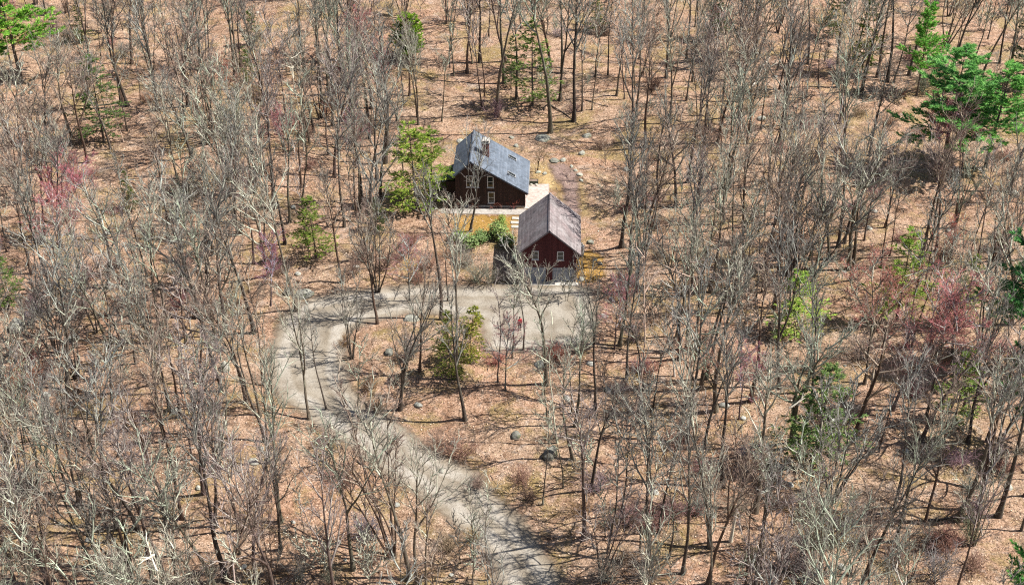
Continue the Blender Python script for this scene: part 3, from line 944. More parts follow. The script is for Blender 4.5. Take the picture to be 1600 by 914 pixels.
# ------------------------------------------------------------------ where the trees stand
# photo pixel of the foot, height in metres, form, extra lean of the top (metres to the right), label look or None
HAND = [
    # upper middle, behind the house
    (776, 180, 25, 'T', 0), (860, 208, 26, 'T', 0), (897, 189, 22, 'T', 1.2), (909, 174, 18, 'P', 0.6), (875, 158, 21, 'F', 1.6), (753, 170, 19, 'P', 0),
    (788, 130, 23, 'T', 0), (807, 155, 22, 'T', 0), (709, 120, 18, 'P', 0), (703, 106, 17, 'P', 0), (749, 98, 20, 'T', 0), (690, 190, 15, 'P', 0),
    (738, 100, 15, 'P', -2), (878, 115, 20, 'T', 0.8), (930, 121, 17, 'P', 0), (950, 118, 17, 'P', 0), (925, 172, 15, 'P', 0), (733, 60, 17, 'P', 0),
    (672, 95, 18, 'T', 0), (757, 152, 17, 'P', 0), (963, 150, 16, 'T', 0),
    # upper right
    (1352, 116, 22, 'T', 0), (1370, 122, 22, 'T', 1.5), (1386, 128, 21, 'T', 0.5), (1396, 130, 18, 'P', 0), (1420, 118, 20, 'T', 0.5), (1334, 105, 18, 'P', 0.4),
    (1361, 98, 17, 'P', 0.2), (1478, 72, 16, 'M', 2.5), (1543, 62, 18, 'P', 1), (1571, 56, 16, 'T', 0), (1518, 84, 15, 'F', 1), (1155, 160, 19, 'T', 0.3),
    (1041, 122, 20, 'T', 0.3), (976, 155, 14, 'P', 0), (1018, 145, 14, 'P', 0.5), (1100, 226, 17, 'F', 0), (1208, 92, 19, 'T', 0), (1232, 120, 17, 'F', 0),
    (1262, 100, 19, 'T', 0), (1245, 70, 17, 'T', 0), (1130, 150, 16, 'D', 0.5), (1575, 300, 15, 'W', 3),
    # upper left
    (18, 228, 15, 'T', 0), (45, 222, 14, 'T', -0.6), (73, 216, 15, 'F', 0), (117, 226, 16, 'T', 0), (190, 160, 19, 'T', -1), (200, 166, 18, 'T', -1),
    (143, 112, 18, 'F', 0.5), (193, 222, 12, 'D', -1.5), (94, 100, 14, 'P', -1.4), (294, 166, 17, 'W', -1), (300, 246, 14, 'W', -1), (270, 136, 14, 'P', 0),
    (220, 156, 12, 'P', 0), (366, 122, 19, 'T', -0.6), (373, 140, 18, 'T', -0.8), (412, 156, 17, 'F', 0), (503, 162, 18, 'T', -0.4), (520, 197, 16, 'T', -0.5),
    (607, 226, 15, 'W', 0), (575, 182, 15, 'T', 0), (545, 190, 14, 'F', 0), (600, 56, 18, 'T', -0.5), (476, 110, 17, 'T', -0.5), (640, 150, 15, 'T', 0),
    # left middle
    (463, 486, 22, 'T', -1), (325, 456, 17, 'W', -0.5), (562, 326, 16, 'T', -0.4), (567, 320, 18, 'T', 0), (594, 312, 17, 'T', 0), (535, 442, 15, 'F', -1),
    (590, 456, 13, 'M', 0), (82, 456, 17, 'T', -2), (32, 290, 14, 'T', -0.8), (112, 366, 16, 'F', -0.6), (95, 388, 15, 'T', -1), (200, 444, 13, 'W', -1.5),
    (265, 527, 14, 'F', -0.6), (175, 562, 16, 'T', -1), (265, 642, 15, 'F', 0), (120, 590, 14, 'M', -0.8), (40, 640, 14, 'M', -0.5), (232, 470, 13, 'T', -0.5),
    (130, 480, 13, 'F', -1), (150, 520, 14, 'M', -0.8),
    # driveway surrounds
    (328, 641, 16, 'P', -0.6), (346, 611, 20, 'T', -0.8), (415, 690, 15, 'F', -0.8), (483, 655, 16, 'F', -0.6), (590, 506, 15, 'F', 0), (430, 640, 12, 'P', 0),
    (550, 560, 12, 'M', 0), (625, 640, 15, 'W', 0.4), (560, 660, 12, 'P', 0), (510, 640, 14, 'P', -0.8), (735, 362, 14, 'F', 0.3), (714, 440, 14, 'P', 0.2),
    (690, 500, 19, 'T', -0.9), (886, 470, 6, 'S', 0.4), (828, 476, 5, 'S', -0.3), (778, 597, 13, 'P', -0.4), (800, 560, 13, 'P', -1), (818, 547, 15, 'P', 0),
    (854, 601, 18, 'T', 0.2), (870, 692, 15, 'D', -3.5), (727, 656, 15, 'T', 0), (855, 656, 13, 'P', 0), (893, 646, 14, 'P', 0.4), (713, 592, 19, 'T', 0),
    (930, 640, 16, 'F', 0.5), (700, 470, 15, 'P', 0),
    # right middle
    (995, 455, 17, 'T', 1.2), (982, 420, 16, 'T', 0.6), (1068, 462, 18, 'T', 0), (1081, 456, 17, 'T', 0), (1092, 450, 16, 'F', 0), (1110, 457, 18, 'T', 0.5),
    (1145, 455, 15, 'P', 3), (1165, 455, 14, 'P', 0), (1135, 450, 14, 'P', 0), (1195, 415, 18, 'F', 0.4), (1228, 430, 16, 'T', 0), (1190, 457, 14, 'P', 0),
    (1310, 386, 17, 'T', 0.5), (1319, 380, 16, 'T', 0.6), (1335, 402, 18, 'T', 0.3), (1390, 400, 14, 'P', 0.6), (1440, 402, 17, 'T', 0.6), (1430, 460, 17, 'P', 0.8),
    (1441, 460, 16, 'P', 1.0), (1482, 412, 16, 'F', 1.2), (1505, 426, 16, 'P', 2.5), (1542, 420, 14, 'P', 0.5), (1555, 426, 15, 'T', 1), (1490, 356, 17, 'T', 1.2),
    (968, 540, 17, 'T', 1.2), (1062, 562, 18, 'T', -0.4), (1072, 548, 19, 'T', 0.2), (1086, 545, 17, 'T', 0), (1103, 592, 19, 'T', 0.5), (1118, 642, 18, 'T', 0.6),
    (1157, 592, 16, 'P', 0.3), (1173, 627, 17, 'T', 0.4), (1217, 606, 19, 'F', -0.4), (1073, 690, 20, 'F', 0.4), (1185, 592, 13, 'P', 0.8), (1260, 610, 17, 'T', 1),
    (1415, 542, 16, 'P', 0.3), (1425, 542, 16, 'P', 0.7), (1512, 692, 17, 'F', 1.5), (1540, 690, 16, 'P', 0), (1580, 622, 19, 'T', 0.6), (1337, 680, 16, 'W', 1.2),
    (1255, 690, 19, 'T', 0.4), (1020, 640, 14, 'P', 0), (1235, 700, 17, 'W', -0.5), (1440, 690, 14, 'W', 0.5),
    # foreground
    (72, 862, 14, 'M', -0.8), (78, 912, 17, 'T', -2), (205, 902, 18, 'M', -1), (240, 914, 17, 'T', -0.8), (264, 914, 19, 'T', -0.4), (285, 810, 18, 'T', -0.5),
    (145, 886, 15, 'T', -0.5), (353, 906, 19, 'T', -1), (400, 908, 16, 'F', -1), (421, 914, 13, 'M', 0.5), (438, 816, 19, 'T', -0.6), (552, 890, 18, 'F', -0.8),
    (652, 914, 17, 'F', 0), (641, 905, 19, 'T', -0.4), (666, 914, 15, 'P', 0), (738, 914, 11, 'P', 0), (763, 906, 12, 'P', 0), (848, 788, 12, 'P', -0.2),
    (880, 762, 13, 'P', -0.6), (912, 842, 18, 'T', 0.2), (1015, 882, 17, 'F', -0.8), (1067, 896, 17, 'F', 0.8), (1105, 914, 18, 'T', 1.2), (1165, 914, 16, 'P', 0.4),
    (1180, 914, 17, 'T', 0), (1045, 872, 15, 'P', 0.4), (1000, 862, 15, 'P', 0.5), (1245, 892, 13, 'M', 0.4), (1395, 802, 16, 'T', 1), (1495, 812, 18, 'T', 0.6),
    (1525, 796, 18, 'F', 1), (1560, 806, 21, 'T', 1.2), (1300, 782, 15, 'M', 0.6), (1180, 800, 18, 'T', 0), (1330, 900, 10, 'M', 0.4), (1420, 910, 9, 'M', 0),
    (940, 900, 12, 'M', 0.6), (1010, 930, 10, 'M', 0), (30, 800, 15, 'M', -1), (500, 900, 8, 'S', 0), (580, 914, 8, 'S', 0), (720, 880, 6, 'S', 0),
]
REDS = [(98, 415, 9, 0), (120, 385, 9.5, 0), (158, 345, 9, 0), (1395, 640, 14, 0.4), (1350, 600, 12, 0), (1445, 655, 12, 0.6), (790, 610, 7.5, 0), (1155, 655, 8, 0), (960, 545, 7.5, 0),
        (40, 690, 9, 0), (20, 110, 10, 0), (375, 175, 7, 0), (1462, 285, 10, 1), (1500, 275, 9, 1), (620, 190, 8, 0), (560, 120, 9, 0), (640, 470, 7, 0), (1120, 640, 9, 0)]
# evergreens: foot, height, form, tint, look
EVER = [
    ((34, 128), 19, 'N', 1.2, (2.5, 2.1, 1.0), 'big yellow-green pine in the upper left corner of the wood'),
    ((1472, 268), 18, 'N', 1.35, (2.0, 1.9, 1.7), 'largest bright green pine, full crown above the right-hand wood'),
    ((1540, 262), 15.5, 'N', 1.35, (2.5, 2.3, 1.9), 'paler pine close behind the largest bright green pine'),
    ((1432, 150), 15, 'N', 0.85, (2.3, 2.2, 1.3), 'small tufted pine left of the largest pine, with bare lower trunk'),
    ((1592, 575), 20, 'N', 1.05, (1.2, 1.4, 1.4), 'dark pine at the right edge reaching boughs over bare trunks'),
    ((1608, 705), 19, 'N', 0.9, (1.1, 1.3, 1.3), 'second dark pine at the right edge, nearer the camera'),
    ((1596, 985), 13, 'N', 0.9, (1.7, 1.9, 1.5), 'low bright pine in the bottom right corner'),
    ((650, 326), 12.5, 'H', 1.55, (2.6, 2.6, 1.25), 'full yellow-green hemlock standing at the left of the house'),
    ((676, 302), 10, 'H', 1.2, (2.0, 2.1, 1.1), 'smaller hemlock tucked between house and the yellow-green hemlock'),
    ((832, 166), 14, 'O', 1.15, (2.0, 2.1, 1.6), 'open grey-green hemlock standing behind the house chimney'),
    ((798, 140), 9, 'O', 0.8, (0.95, 1.0, 0.9), 'darker low hemlock left of the open hemlock behind the chimney'),
    ((163, 222), 13, 'O', 1.1, (1.1, 1.3, 1.1), 'dark hemlock in the left wood among silvery trunks'),
    ((638, 92), 7.2, 'C', 1.15, (2.8, 3.2, 1.1), 'dense egg-shaped bright green evergreen above the yellow-green hemlock'),
    ((1400, 502), 12.5, 'O', 1.25, (2.6, 2.8, 1.4), 'light green hemlock behind the red-budded maples on the right'),
    ((1243, 525), 8.5, 'O', 1.8, (3.0, 3.2, 1.6), 'pale green young hemlock spreading low among dark trunks'),
    ((706, 592), 9.0, 'O', 1.0, (1.7, 1.45, 0.9), 'olive hemlock on the island inside the driveway loop'),
    ((735, 568), 7.5, 'O', 1.3, (2.6, 2.0, 0.9), 'golden-olive young hemlock on the driveway island edge'),
    ((1268, 728), 13, 'O', 1.2, (1.8, 2.0, 1.9), 'grey-green hemlock behind pale limbs right of the garage court'),
    ((494, 404), 9, 'O', 1.25, (2.2, 2.2, 1.2), 'soft green hemlock left of the driveway loop'),
    ((14, 478), 8, 'H', 0.9, (1.6, 1.9, 1.3), 'hemlock at the left edge of the picture near a grey boulder'),
    ((1345, 118), 13, 'O', 0.8, (1.5, 1.45, 0.8), 'sparse yellowish hemlock among dark poles at upper right'),
    ((1300, 60), 11, 'H', 0.8, (1.1, 1.1, 0.9), 'dim hemlock near the top edge, right of centre'),
    ((1115, 60), 10, 'H', 0.9, (0.9, 0.95, 0.8), 'low dark hemlock near the top edge behind grey trunks'),
    ((1596, 135), 15, 'H', 0.85, (0.65, 0.75, 0.75), 'dark tall hemlock at the upper right edge'),
    ((388, 128), 6, 'H', 0.9, (1.2, 1.35, 0.9), 'small green hemlock near the twin grey trunks at upper left'),
    ((395, 70), 6, 'H', 0.9, (1.1, 1.2, 0.8), 'small hemlock high in the upper left wood'),
    ((590, 362), 5, 'H', 1.0, (0.9, 0.9, 0.8), 'low dark hemlock beside the driveway court bushes'),
    ((930, 50), 7, 'H', 0.9, (1.2, 1.3, 0.9), 'small hemlock near the top edge behind the house'),
    ((1500, 500), 9, 'O', 1.2, (2.2, 2.3, 1.3), 'thin light hemlock near the right-hand dark pines'),
    ((130, 66), 7, 'H', 0.9, (1.3, 1.3, 0.8), 'thin hemlock beside the upper left pine'),
    ((205, 330), 6, 'H', 0.8, (1.1, 1.15, 0.9), 'faint green young hemlock right of the left red-budded maple'),
    ((1490, 660), 10, 'O', 1.2, (2.1, 2.4, 1.4), 'soft green hemlock under the right red-budded maples'),
]

rnd = random.Random(7)
trees = []        # dicts: kind, x, y, z, h, form key, lean, tint
spots = []


def add_tree(kind, x, y, h, form, lean, tint=None, sc=1.0, label=None):
    spots.append((x, y))
    trees.append(dict(kind=kind, x=x, y=y, z=gz(x, y), h=h, form=form, lean=lean, tint=tint, sc=sc, label=label))


KIND_OF = {'D': 'dead_tree', 'S': 'sapling', 'P': 'slender_tree', 'M': 'multi_stemmed_tree'}
for px, py, h, f, ln in HAND:
    x, y, z = at(px, py)
    kind = KIND_OF.get(f, 'bare_tree')
    add_tree(kind, x, y, h, f, ln)
for px, py, h, ln in REDS:
    x, y, z = at(px, py)
    add_tree('red_maple_tree', x, y, h * 1.15, 'R', ln, None, 1.2)
for (px, py), h, f, sc, tint, lab in EVER:
    x, y, z = at(px, py)
    add_tree('pine_tree' if f == 'N' else 'hemlock_tree' if f in 'HO' else 'cedar_tree', x, y, h, f, 0, tint, sc, lab)

CLEAR = [((693, 205, 918, 446), 0.985), ((690, 60, 960, 205), 0.80), ((560, 446, 930, 552), 0.80), ((425, 470, 560, 650), 0.78), ((500, 640, 880, 914), 0.72),
         ((85, 290, 190, 440), 0.85), ((1300, 520, 1480, 640), 0.85), ((602, 205, 705, 325), 0.92), ((1420, 60, 1600, 215), 0.92),
         ((0, 0, 90, 80), 0.9), ((1395, 12, 1465, 110), 0.85), ((1360, 375, 1440, 500), 0.93), ((1190, 430, 1300, 520), 0.93), ((612, 22, 665, 90), 0.95),
         ((1500, 380, 1600, 520), 0.65), ((470, 320, 525, 405), 0.65), ((1525, 800, 1600, 914), 0.9), ((125, 150, 210, 240), 0.7), ((1230, 580, 1310, 720), 0.75), ((680, 490, 760, 590), 0.9), ((0, 390, 50, 480), 0.7)]


def box_over(a, b):
    w = min(a[2], b[2]) - max(a[0], b[0]); h_ = min(a[3], b[3]) - max(a[1], b[1])
    return max(w, 0) * max(h_, 0)


def crown_box(x, y, z, h, w, lo=0.4):
    a = proj((x - w, y, z + h * lo)); b = proj((x + w, y, z + h))
    return (min(a[0], b[0]), b[1], max(a[0], b[0]), a[1])


def fill(kind, n, mind, forms, hr, wid, tries, edge=0.6, lo=0.4):
    got = 0
    for _ in range(tries):
        if got >= n:
            break
        y = rnd.uniform(64, 228)
        half = (y * CP + CAM_H * SP) * 800 / FPX
        x = rnd.uniform(-half - 4, half + 12)
        if abs(x) > half + 4 and rnd.random() < 0.6:
            continue
        dens = 0.5 + 0.5 * mnoise.noise(Vector((x * 0.045, y * 0.045, 3.1)))
        if rnd.random() > 0.35 + 0.9 * dens:
            continue
        if min(float(sdf(p, np.array([x]), np.array([y]))[0]) for p in (DRIVE, YARD, ELAWN)) < edge:
            continue
        h = rnd.uniform(*hr)
        z = gz(x, y)
        px, py = proj((x, y, z))
        top = proj((x, y, z + h))
        if top[1] > 914 or py < -25:
            continue
        cb = crown_box(x, y, z, h, wid, lo)
        bad = False
        for bxx, pr in CLEAR:
            ov_ = box_over(cb, bxx)
            if ov_ > 0.06 * (cb[2] - cb[0]) * (cb[3] - cb[1]) and rnd.random() < pr:
                bad = True
                break
        if bad or any((x - a) ** 2 + (y - b) ** 2 < mind * mind for a, b in spots):
            continue
        f = rnd.choice(forms)
        k2 = KIND_OF.get(f, kind)
        add_tree(k2, x, y, h, f, rnd.gauss(0, 0.7))
        got += 1
    return got


n_fill = fill('bare_tree', 540, 1.8, 'TTTTTTTFFFFFWMMPPPPPPPD', (12.5, 20), 2.4, 16000)
n_sap = fill('sapling', 290, 1.3, 'S', (3.0, 7.0), 0.8, 6000, 0.4, 0.15)
n_red = fill('red_maple_tree', 12, 3.0, 'R', (6, 10), 2.0, 800)

# ------------------------------------------------------------------ label wording: where a thing is, told by what it stands near
ORD = ['', 'second ', 'third ', 'fourth ', 'fifth ', 'sixth ', 'seventh ', 'eighth ', 'ninth ', 'tenth ', 'eleventh ', 'twelfth ', 'thirteenth ', 'fourteenth ',
       'fifteenth ', 'sixteenth ', 'seventeenth ', 'eighteenth ', 'nineteenth ', 'twentieth ', 'twenty-first ', 'twenty-second ', 'twenty-third ', 'twenty-fourth ',
       'twenty-fifth ', 'twenty-sixth ', 'twenty-seventh ', 'twenty-eighth ', 'twenty-ninth ', 'thirtieth ']
MARKS = [((765, 290), 'the house'), ((857, 400), 'the maroon garage'), ((811, 510), 'the person in red'), ((1510, 180), 'the largest pine'),
         ((40, 60), 'the upper left pine'), ((860, 708), 'the dark round boulder'), ((345, 580), 'the whitish upright boulder'), ((135, 365), 'the left red maples'),
         ((1390, 580), 'the right red maples'), ((638, 60), 'the egg-shaped evergreen'), ((832, 110), 'the hemlock behind the house'), ((1400, 450), 'the light green hemlock'),
         ((25, 510), 'the big left-edge boulder'), ((1590, 480), 'the right-edge dark pine'), ((1575, 870), 'the bottom right pine'), ((1265, 660), 'the grey-green hemlock'),
         ((475, 458), 'the boulder by the loop'), ((830, 890), 'the driveway mouth'), ((290, 800), 'the thickest left trunk'), ((1555, 780), 'the thickest right trunk'),
         ((1180, 130), 'the leaning pale log'), ((290, 90), 'the crooked broad oak'), ((1010, 880), 'the foreground brush clump'), ((490, 660), 'the driveway bend'),
         ((163, 190), 'the dark left hemlock'), ((500, 60), 'the top edge poles')]
MARKS = MARKS[:-1]


def locate(items, noun):
    """items: list of (px, py); gives each a unique place phrase"""
    out = []
    def sector(p, m):
        dx, dy = p[0] - m[0], (p[1] - m[1]) * 1.3
        return ('right of' if dx > 0 else 'left of') if abs(dx) > abs(dy) else ('below' if dy > 0 else 'above')
    cache = {}
    used = {}
    for p in items:
        ms = sorted(MARKS, key=lambda m: (p[0] - m[0][0]) ** 2 + (p[1] - m[0][1]) ** 2)
        m = ms[0]
        sc_ = sector(p, m[0])
        key = (m[1], sc_)
        if key not in cache:
            cache[key] = sorted([q for q in items if sector(q, m[0]) == sc_], key=lambda q: (q[0] - m[0][0]) ** 2 + (q[1] - m[0][1]) ** 2)
        k = cache[key].index(p)
        o = ORD[k] if k < len(ORD) else 'farther '
        out.append('%snearest %s %s' % (o, sc_, m[1]))
    return out


# ------------------------------------------------------------------ build the trees
TONES = [(1, 1, 1, 1), (0.78, 0.76, 0.73, 1), (1.25, 1.22, 1.1, 1), (0.95, 0.76, 0.68, 1), (1.08, 1.17, 1.02, 1), (0.58, 0.55, 0.54, 1), (1.28, 1.27, 1.15, 1), (1.0, 0.86, 0.88, 1)]
TONE_W = {0: 'grey', 1: 'dull grey', 2: 'pale', 3: 'reddish-brown', 4: 'lichen-pale', 5: 'dark', 6: 'whitish', 7: 'mauve-grey'}
CATS = {'bare_tree': 'tree', 'slender_tree': 'tree', 'multi_stemmed_tree': 'tree', 'red_maple_tree': 'tree', 'dead_tree': 'dead tree', 'sapling': 'sapling', 'pine_tree': 'pine tree', 'hemlock_tree': 'hemlock tree', 'cedar_tree': 'evergreen'}
GROUPS = {'bare_tree': 'leafless forest trees', 'slender_tree': 'thin leafless pole trees', 'multi_stemmed_tree': 'leafless trees with several stems', 'red_maple_tree': 'red-budded maples', 'dead_tree': 'bleached dead trees', 'sapling': 'leafless saplings under the trees',
          'pine_tree': 'white pines', 'hemlock_tree': 'hemlocks in the wood'}
for t in trees:
    t['px'] = proj((t['x'], t['y'], t['z']))
    t['top'] = proj((t['x'], t['y'], t['z'] + t['h']))
    t['tone'] = rnd.randrange(8)
    t['seen'] = -30 < t['px'][0] < 1630 and t['top'][1] < 900 and t['px'][1] > -10
    t['size'] = (t['px'][1] - max(t['top'][1], 0)) * (1.6 if t['form'] in 'W' else 1)
bare = sorted([t for t in trees if t['kind'] == 'bare_tree'], key=lambda t: -t['size'] if t['seen'] else 1e6)
far_bare = set(id(t) for t in bare[298:]) | set(id(t) for t in trees if not t['seen'] and t['form'] in 'TFWMP')
sap = [t for t in trees if t['kind'] == 'sapling' and not t['seen']]
for t in sap:
    trees.remove(t)
for kind in ('bare_tree', 'slender_tree', 'multi_stemmed_tree', 'red_maple_tree', 'dead_tree', 'sapling'):
    L = [t for t in trees if t['kind'] == kind and id(t) not in far_bare]
    for t, w in zip(L, locate([(round(t['px'][0], 2), round(t['px'][1], 2)) for t in L], kind)):
        t['where'] = w


def look_words(t, pr):
    s = 'tall' if t['h'] > 16.5 else 'short' if t['h'] < 12.5 else 'mid-height'
    if t['kind'] == 'sapling':
        return '%s leafless sapling' % ('knee-low bushy' if t['h'] < 1.5 else 'small' if t['h'] < 4.5 else 'lanky')
    if t['kind'] == 'dead_tree':
        return 'bleached dead tree with few limbs'
    if t['kind'] == 'red_maple_tree':
        return 'red-budded maple'
    return '%s %s %s bare tree' % (s, TONE_W[t['tone']], {'pole-thin': 'pole-thin', 'many-stemmed': 'many-stemmed'}.get(pr['form'], pr['form']))


woods_pts = []
for t in trees:
    pl = PROTO[t['form']]
    pi = rnd.randrange(len(pl))
    pr = pl[pi]
    sz = t['h'] / pr['H']
    wd = sz * t['sc'] * rnd.uniform(0.85, 1.12)
    tl = t['lean'] / t['h']
    rot = (rnd.gauss(0, 0.02), math.asin(max(-0.5, min(0.5, tl + rnd.gauss(0, 0.012)))), rnd.uniform(0, 2 * PI))
    if id(t) in far_bare:
        woods_pts.append((t['x'], t['y'], t['z'], rot, (wd, wd, sz), t['form'], pi))
        continue
    root = empty(t['kind'], (t['x'], t['y'], t['z']), 0)
    root.rotation_mode = 'ZYX' if False else 'XYZ'
    q = Matrix.Rotation(rot[1], 3, 'Y') @ Matrix.Rotation(rot[0], 3, 'X') @ Matrix.Rotation(rot[2], 3, 'Z')
    root.rotation_euler = q.to_euler()
    root.scale = (wd, wd, sz)
    tint = (*t['tint'], 1) if t['tint'] else TONES[t['tone']]
    if t['kind'] == 'red_maple_tree':
        tint = (rnd.uniform(0.85, 1.25), rnd.uniform(0.8, 1.15), rnd.uniform(0.85, 1.2), 1)
    for nm in ('trunk', 'crown'):
        o = link(nm, pr[nm], root)
        o.color = tint if nm == 'crown' or not t['tint'] else (1, 1, 1, 1)
    lab = t['label'] or '%s, %s' % (look_words(t, pr), t['where'])
    tag(root, lab, CATS[t['kind']], GROUPS.get(t['kind']))

# the rest of the leafless trees: one far mass of the same kinds
pool = bpy.data.collections.new('woods_source')
order = {}
for f in 'TFWMP':
    for i, pr in enumerate(PROTO[f]):
        a = bpy.data.meshes.new('woods_tree')
        bmj = bmesh.new()
        bmj.from_mesh(pr['trunk'])
        nf = len(bmj.faces)
        bmj.from_mesh(pr['crown'])
        bmj.faces.ensure_lookup_table()
        for k in range(nf, len(bmj.faces)):
            bmj.faces[k].material_index += 1
        bmj.to_mesh(a); bmj.free()
        for m in (M['trunk'], M['limb'], M['twig']):
            a.materials.append(m)
        o = bpy.data.objects.new('src_%02d' % len(order), a)
        pool.objects.link(o)
        order[(f, i)] = len(order)
if woods_pts:
    wm = bpy.data.meshes.new('woods')
    wm.from_pydata([p[:3] for p in woods_pts], [], [])
    at1 = wm.attributes.new('rot', 'FLOAT_VECTOR', 'POINT'); at2 = wm.attributes.new('scl', 'FLOAT_VECTOR', 'POINT'); at3 = wm.attributes.new('idx', 'INT', 'POINT')
    for i, p in enumerate(woods_pts):
        at1.data[i].vector = (p[3][0], p[3][1], p[3][2]); at2.data[i].vector = p[4]; at3.data[i].value = order[(p[5], p[6])]
    woods = link('woods', wm)
    tag(woods, 'farthest leafless trees of the wood, seen as one grey mass', None, None, 'stuff')
    ng = bpy.data.node_groups.new('woods', 'GeometryNodeTree')
    ng.interface.new_socket('Geometry', in_out='INPUT', socket_type='NodeSocketGeometry')
    ng.interface.new_socket('Geometry', in_out='OUTPUT', socket_type='NodeSocketGeometry')
    gi_, go_ = ng.nodes.new('NodeGroupInput'), ng.nodes.new('NodeGroupOutput')
    ci = ng.nodes.new('GeometryNodeCollectionInfo')
    ci.inputs['Collection'].default_value = pool
    ci.inputs['Separate Children'].default_value = True
    ci.inputs['Reset Children'].default_value = True
    ip = ng.nodes.new('GeometryNodeInstanceOnPoints')
    ip.inputs['Pick Instance'].default_value = True
    ng.links.new(gi_.outputs[0], ip.inputs['Points'])
    ng.links.new(ci.outputs[0], ip.inputs['Instance'])
    for an, dt, sk_ in (('rot', 'FLOAT_VECTOR', 'Rotation'), ('scl', 'FLOAT_VECTOR', 'Scale'), ('idx', 'INT', 'Instance Index')):
        na = ng.nodes.new('GeometryNodeInputNamedAttribute')
        na.data_type = dt
        na.inputs['Name'].default_value = an
        ng.links.new(na.outputs['Attribute'], ip.inputs[sk_])
    ng.links.new(ip.outputs[0], go_.inputs[0])
    woods.modifiers.new('woods', 'NODES').node_group = ng


# ------------------------------------------------------------------ shrubs
def shrub_proto(seed, nst, H, spread, counts, r=0.018):
    s = Skeleton(seed)
    rd = s.rnd
    for k in range(nst):
        a = rd.uniform(0, 2 * PI); b = rd.uniform(0.1, spread)
        d = Vector((math.cos(a) * b, math.sin(a) * b, 1)).normalized()
        p = Vector((rd.gauss(0, 0.22), rd.gauss(0, 0.22), -0.05))
        L = H * rd.uniform(0.6, 1.05)
        q = walk(p, d, L, 5, 0.13, 0.02, rd)
        s.put(2, q, r, r * 0.35)
        s.children(3, q, L, r, rd.randint(*counts[0]), 0.15, 1.0, (25, 60), (0.3, 0.55), WOB, UPT, {4: counts[1]})
    return s


def crown_only(s, seed, mats, name):
    rng = np.random.default_rng(seed)
    a = Acc()
    for lv, (P, Rr) in s.lv.items():
        if P:
            V, Q = tubes(P, Rr, s.SIDES[lv], rng)
            a.add(V, Q, 0 if lv <= 2 else 1)
    return a.mesh(name, mats, True)


BRUSH = [crown_only(shrub_proto(1200 + i, 26, 1.9, 0.9, ((6, 8), (3, 4))), i, [M['brush'], M['brush']], 'brush') for i in range(3)]
PALEB = [crown_only(shrub_proto(1250 + i, 20, 3.6, 0.5, ((7, 9), (3, 4)), 0.028), i, [M['limb'], M['twig']], 'pale_bush') for i in range(2)]

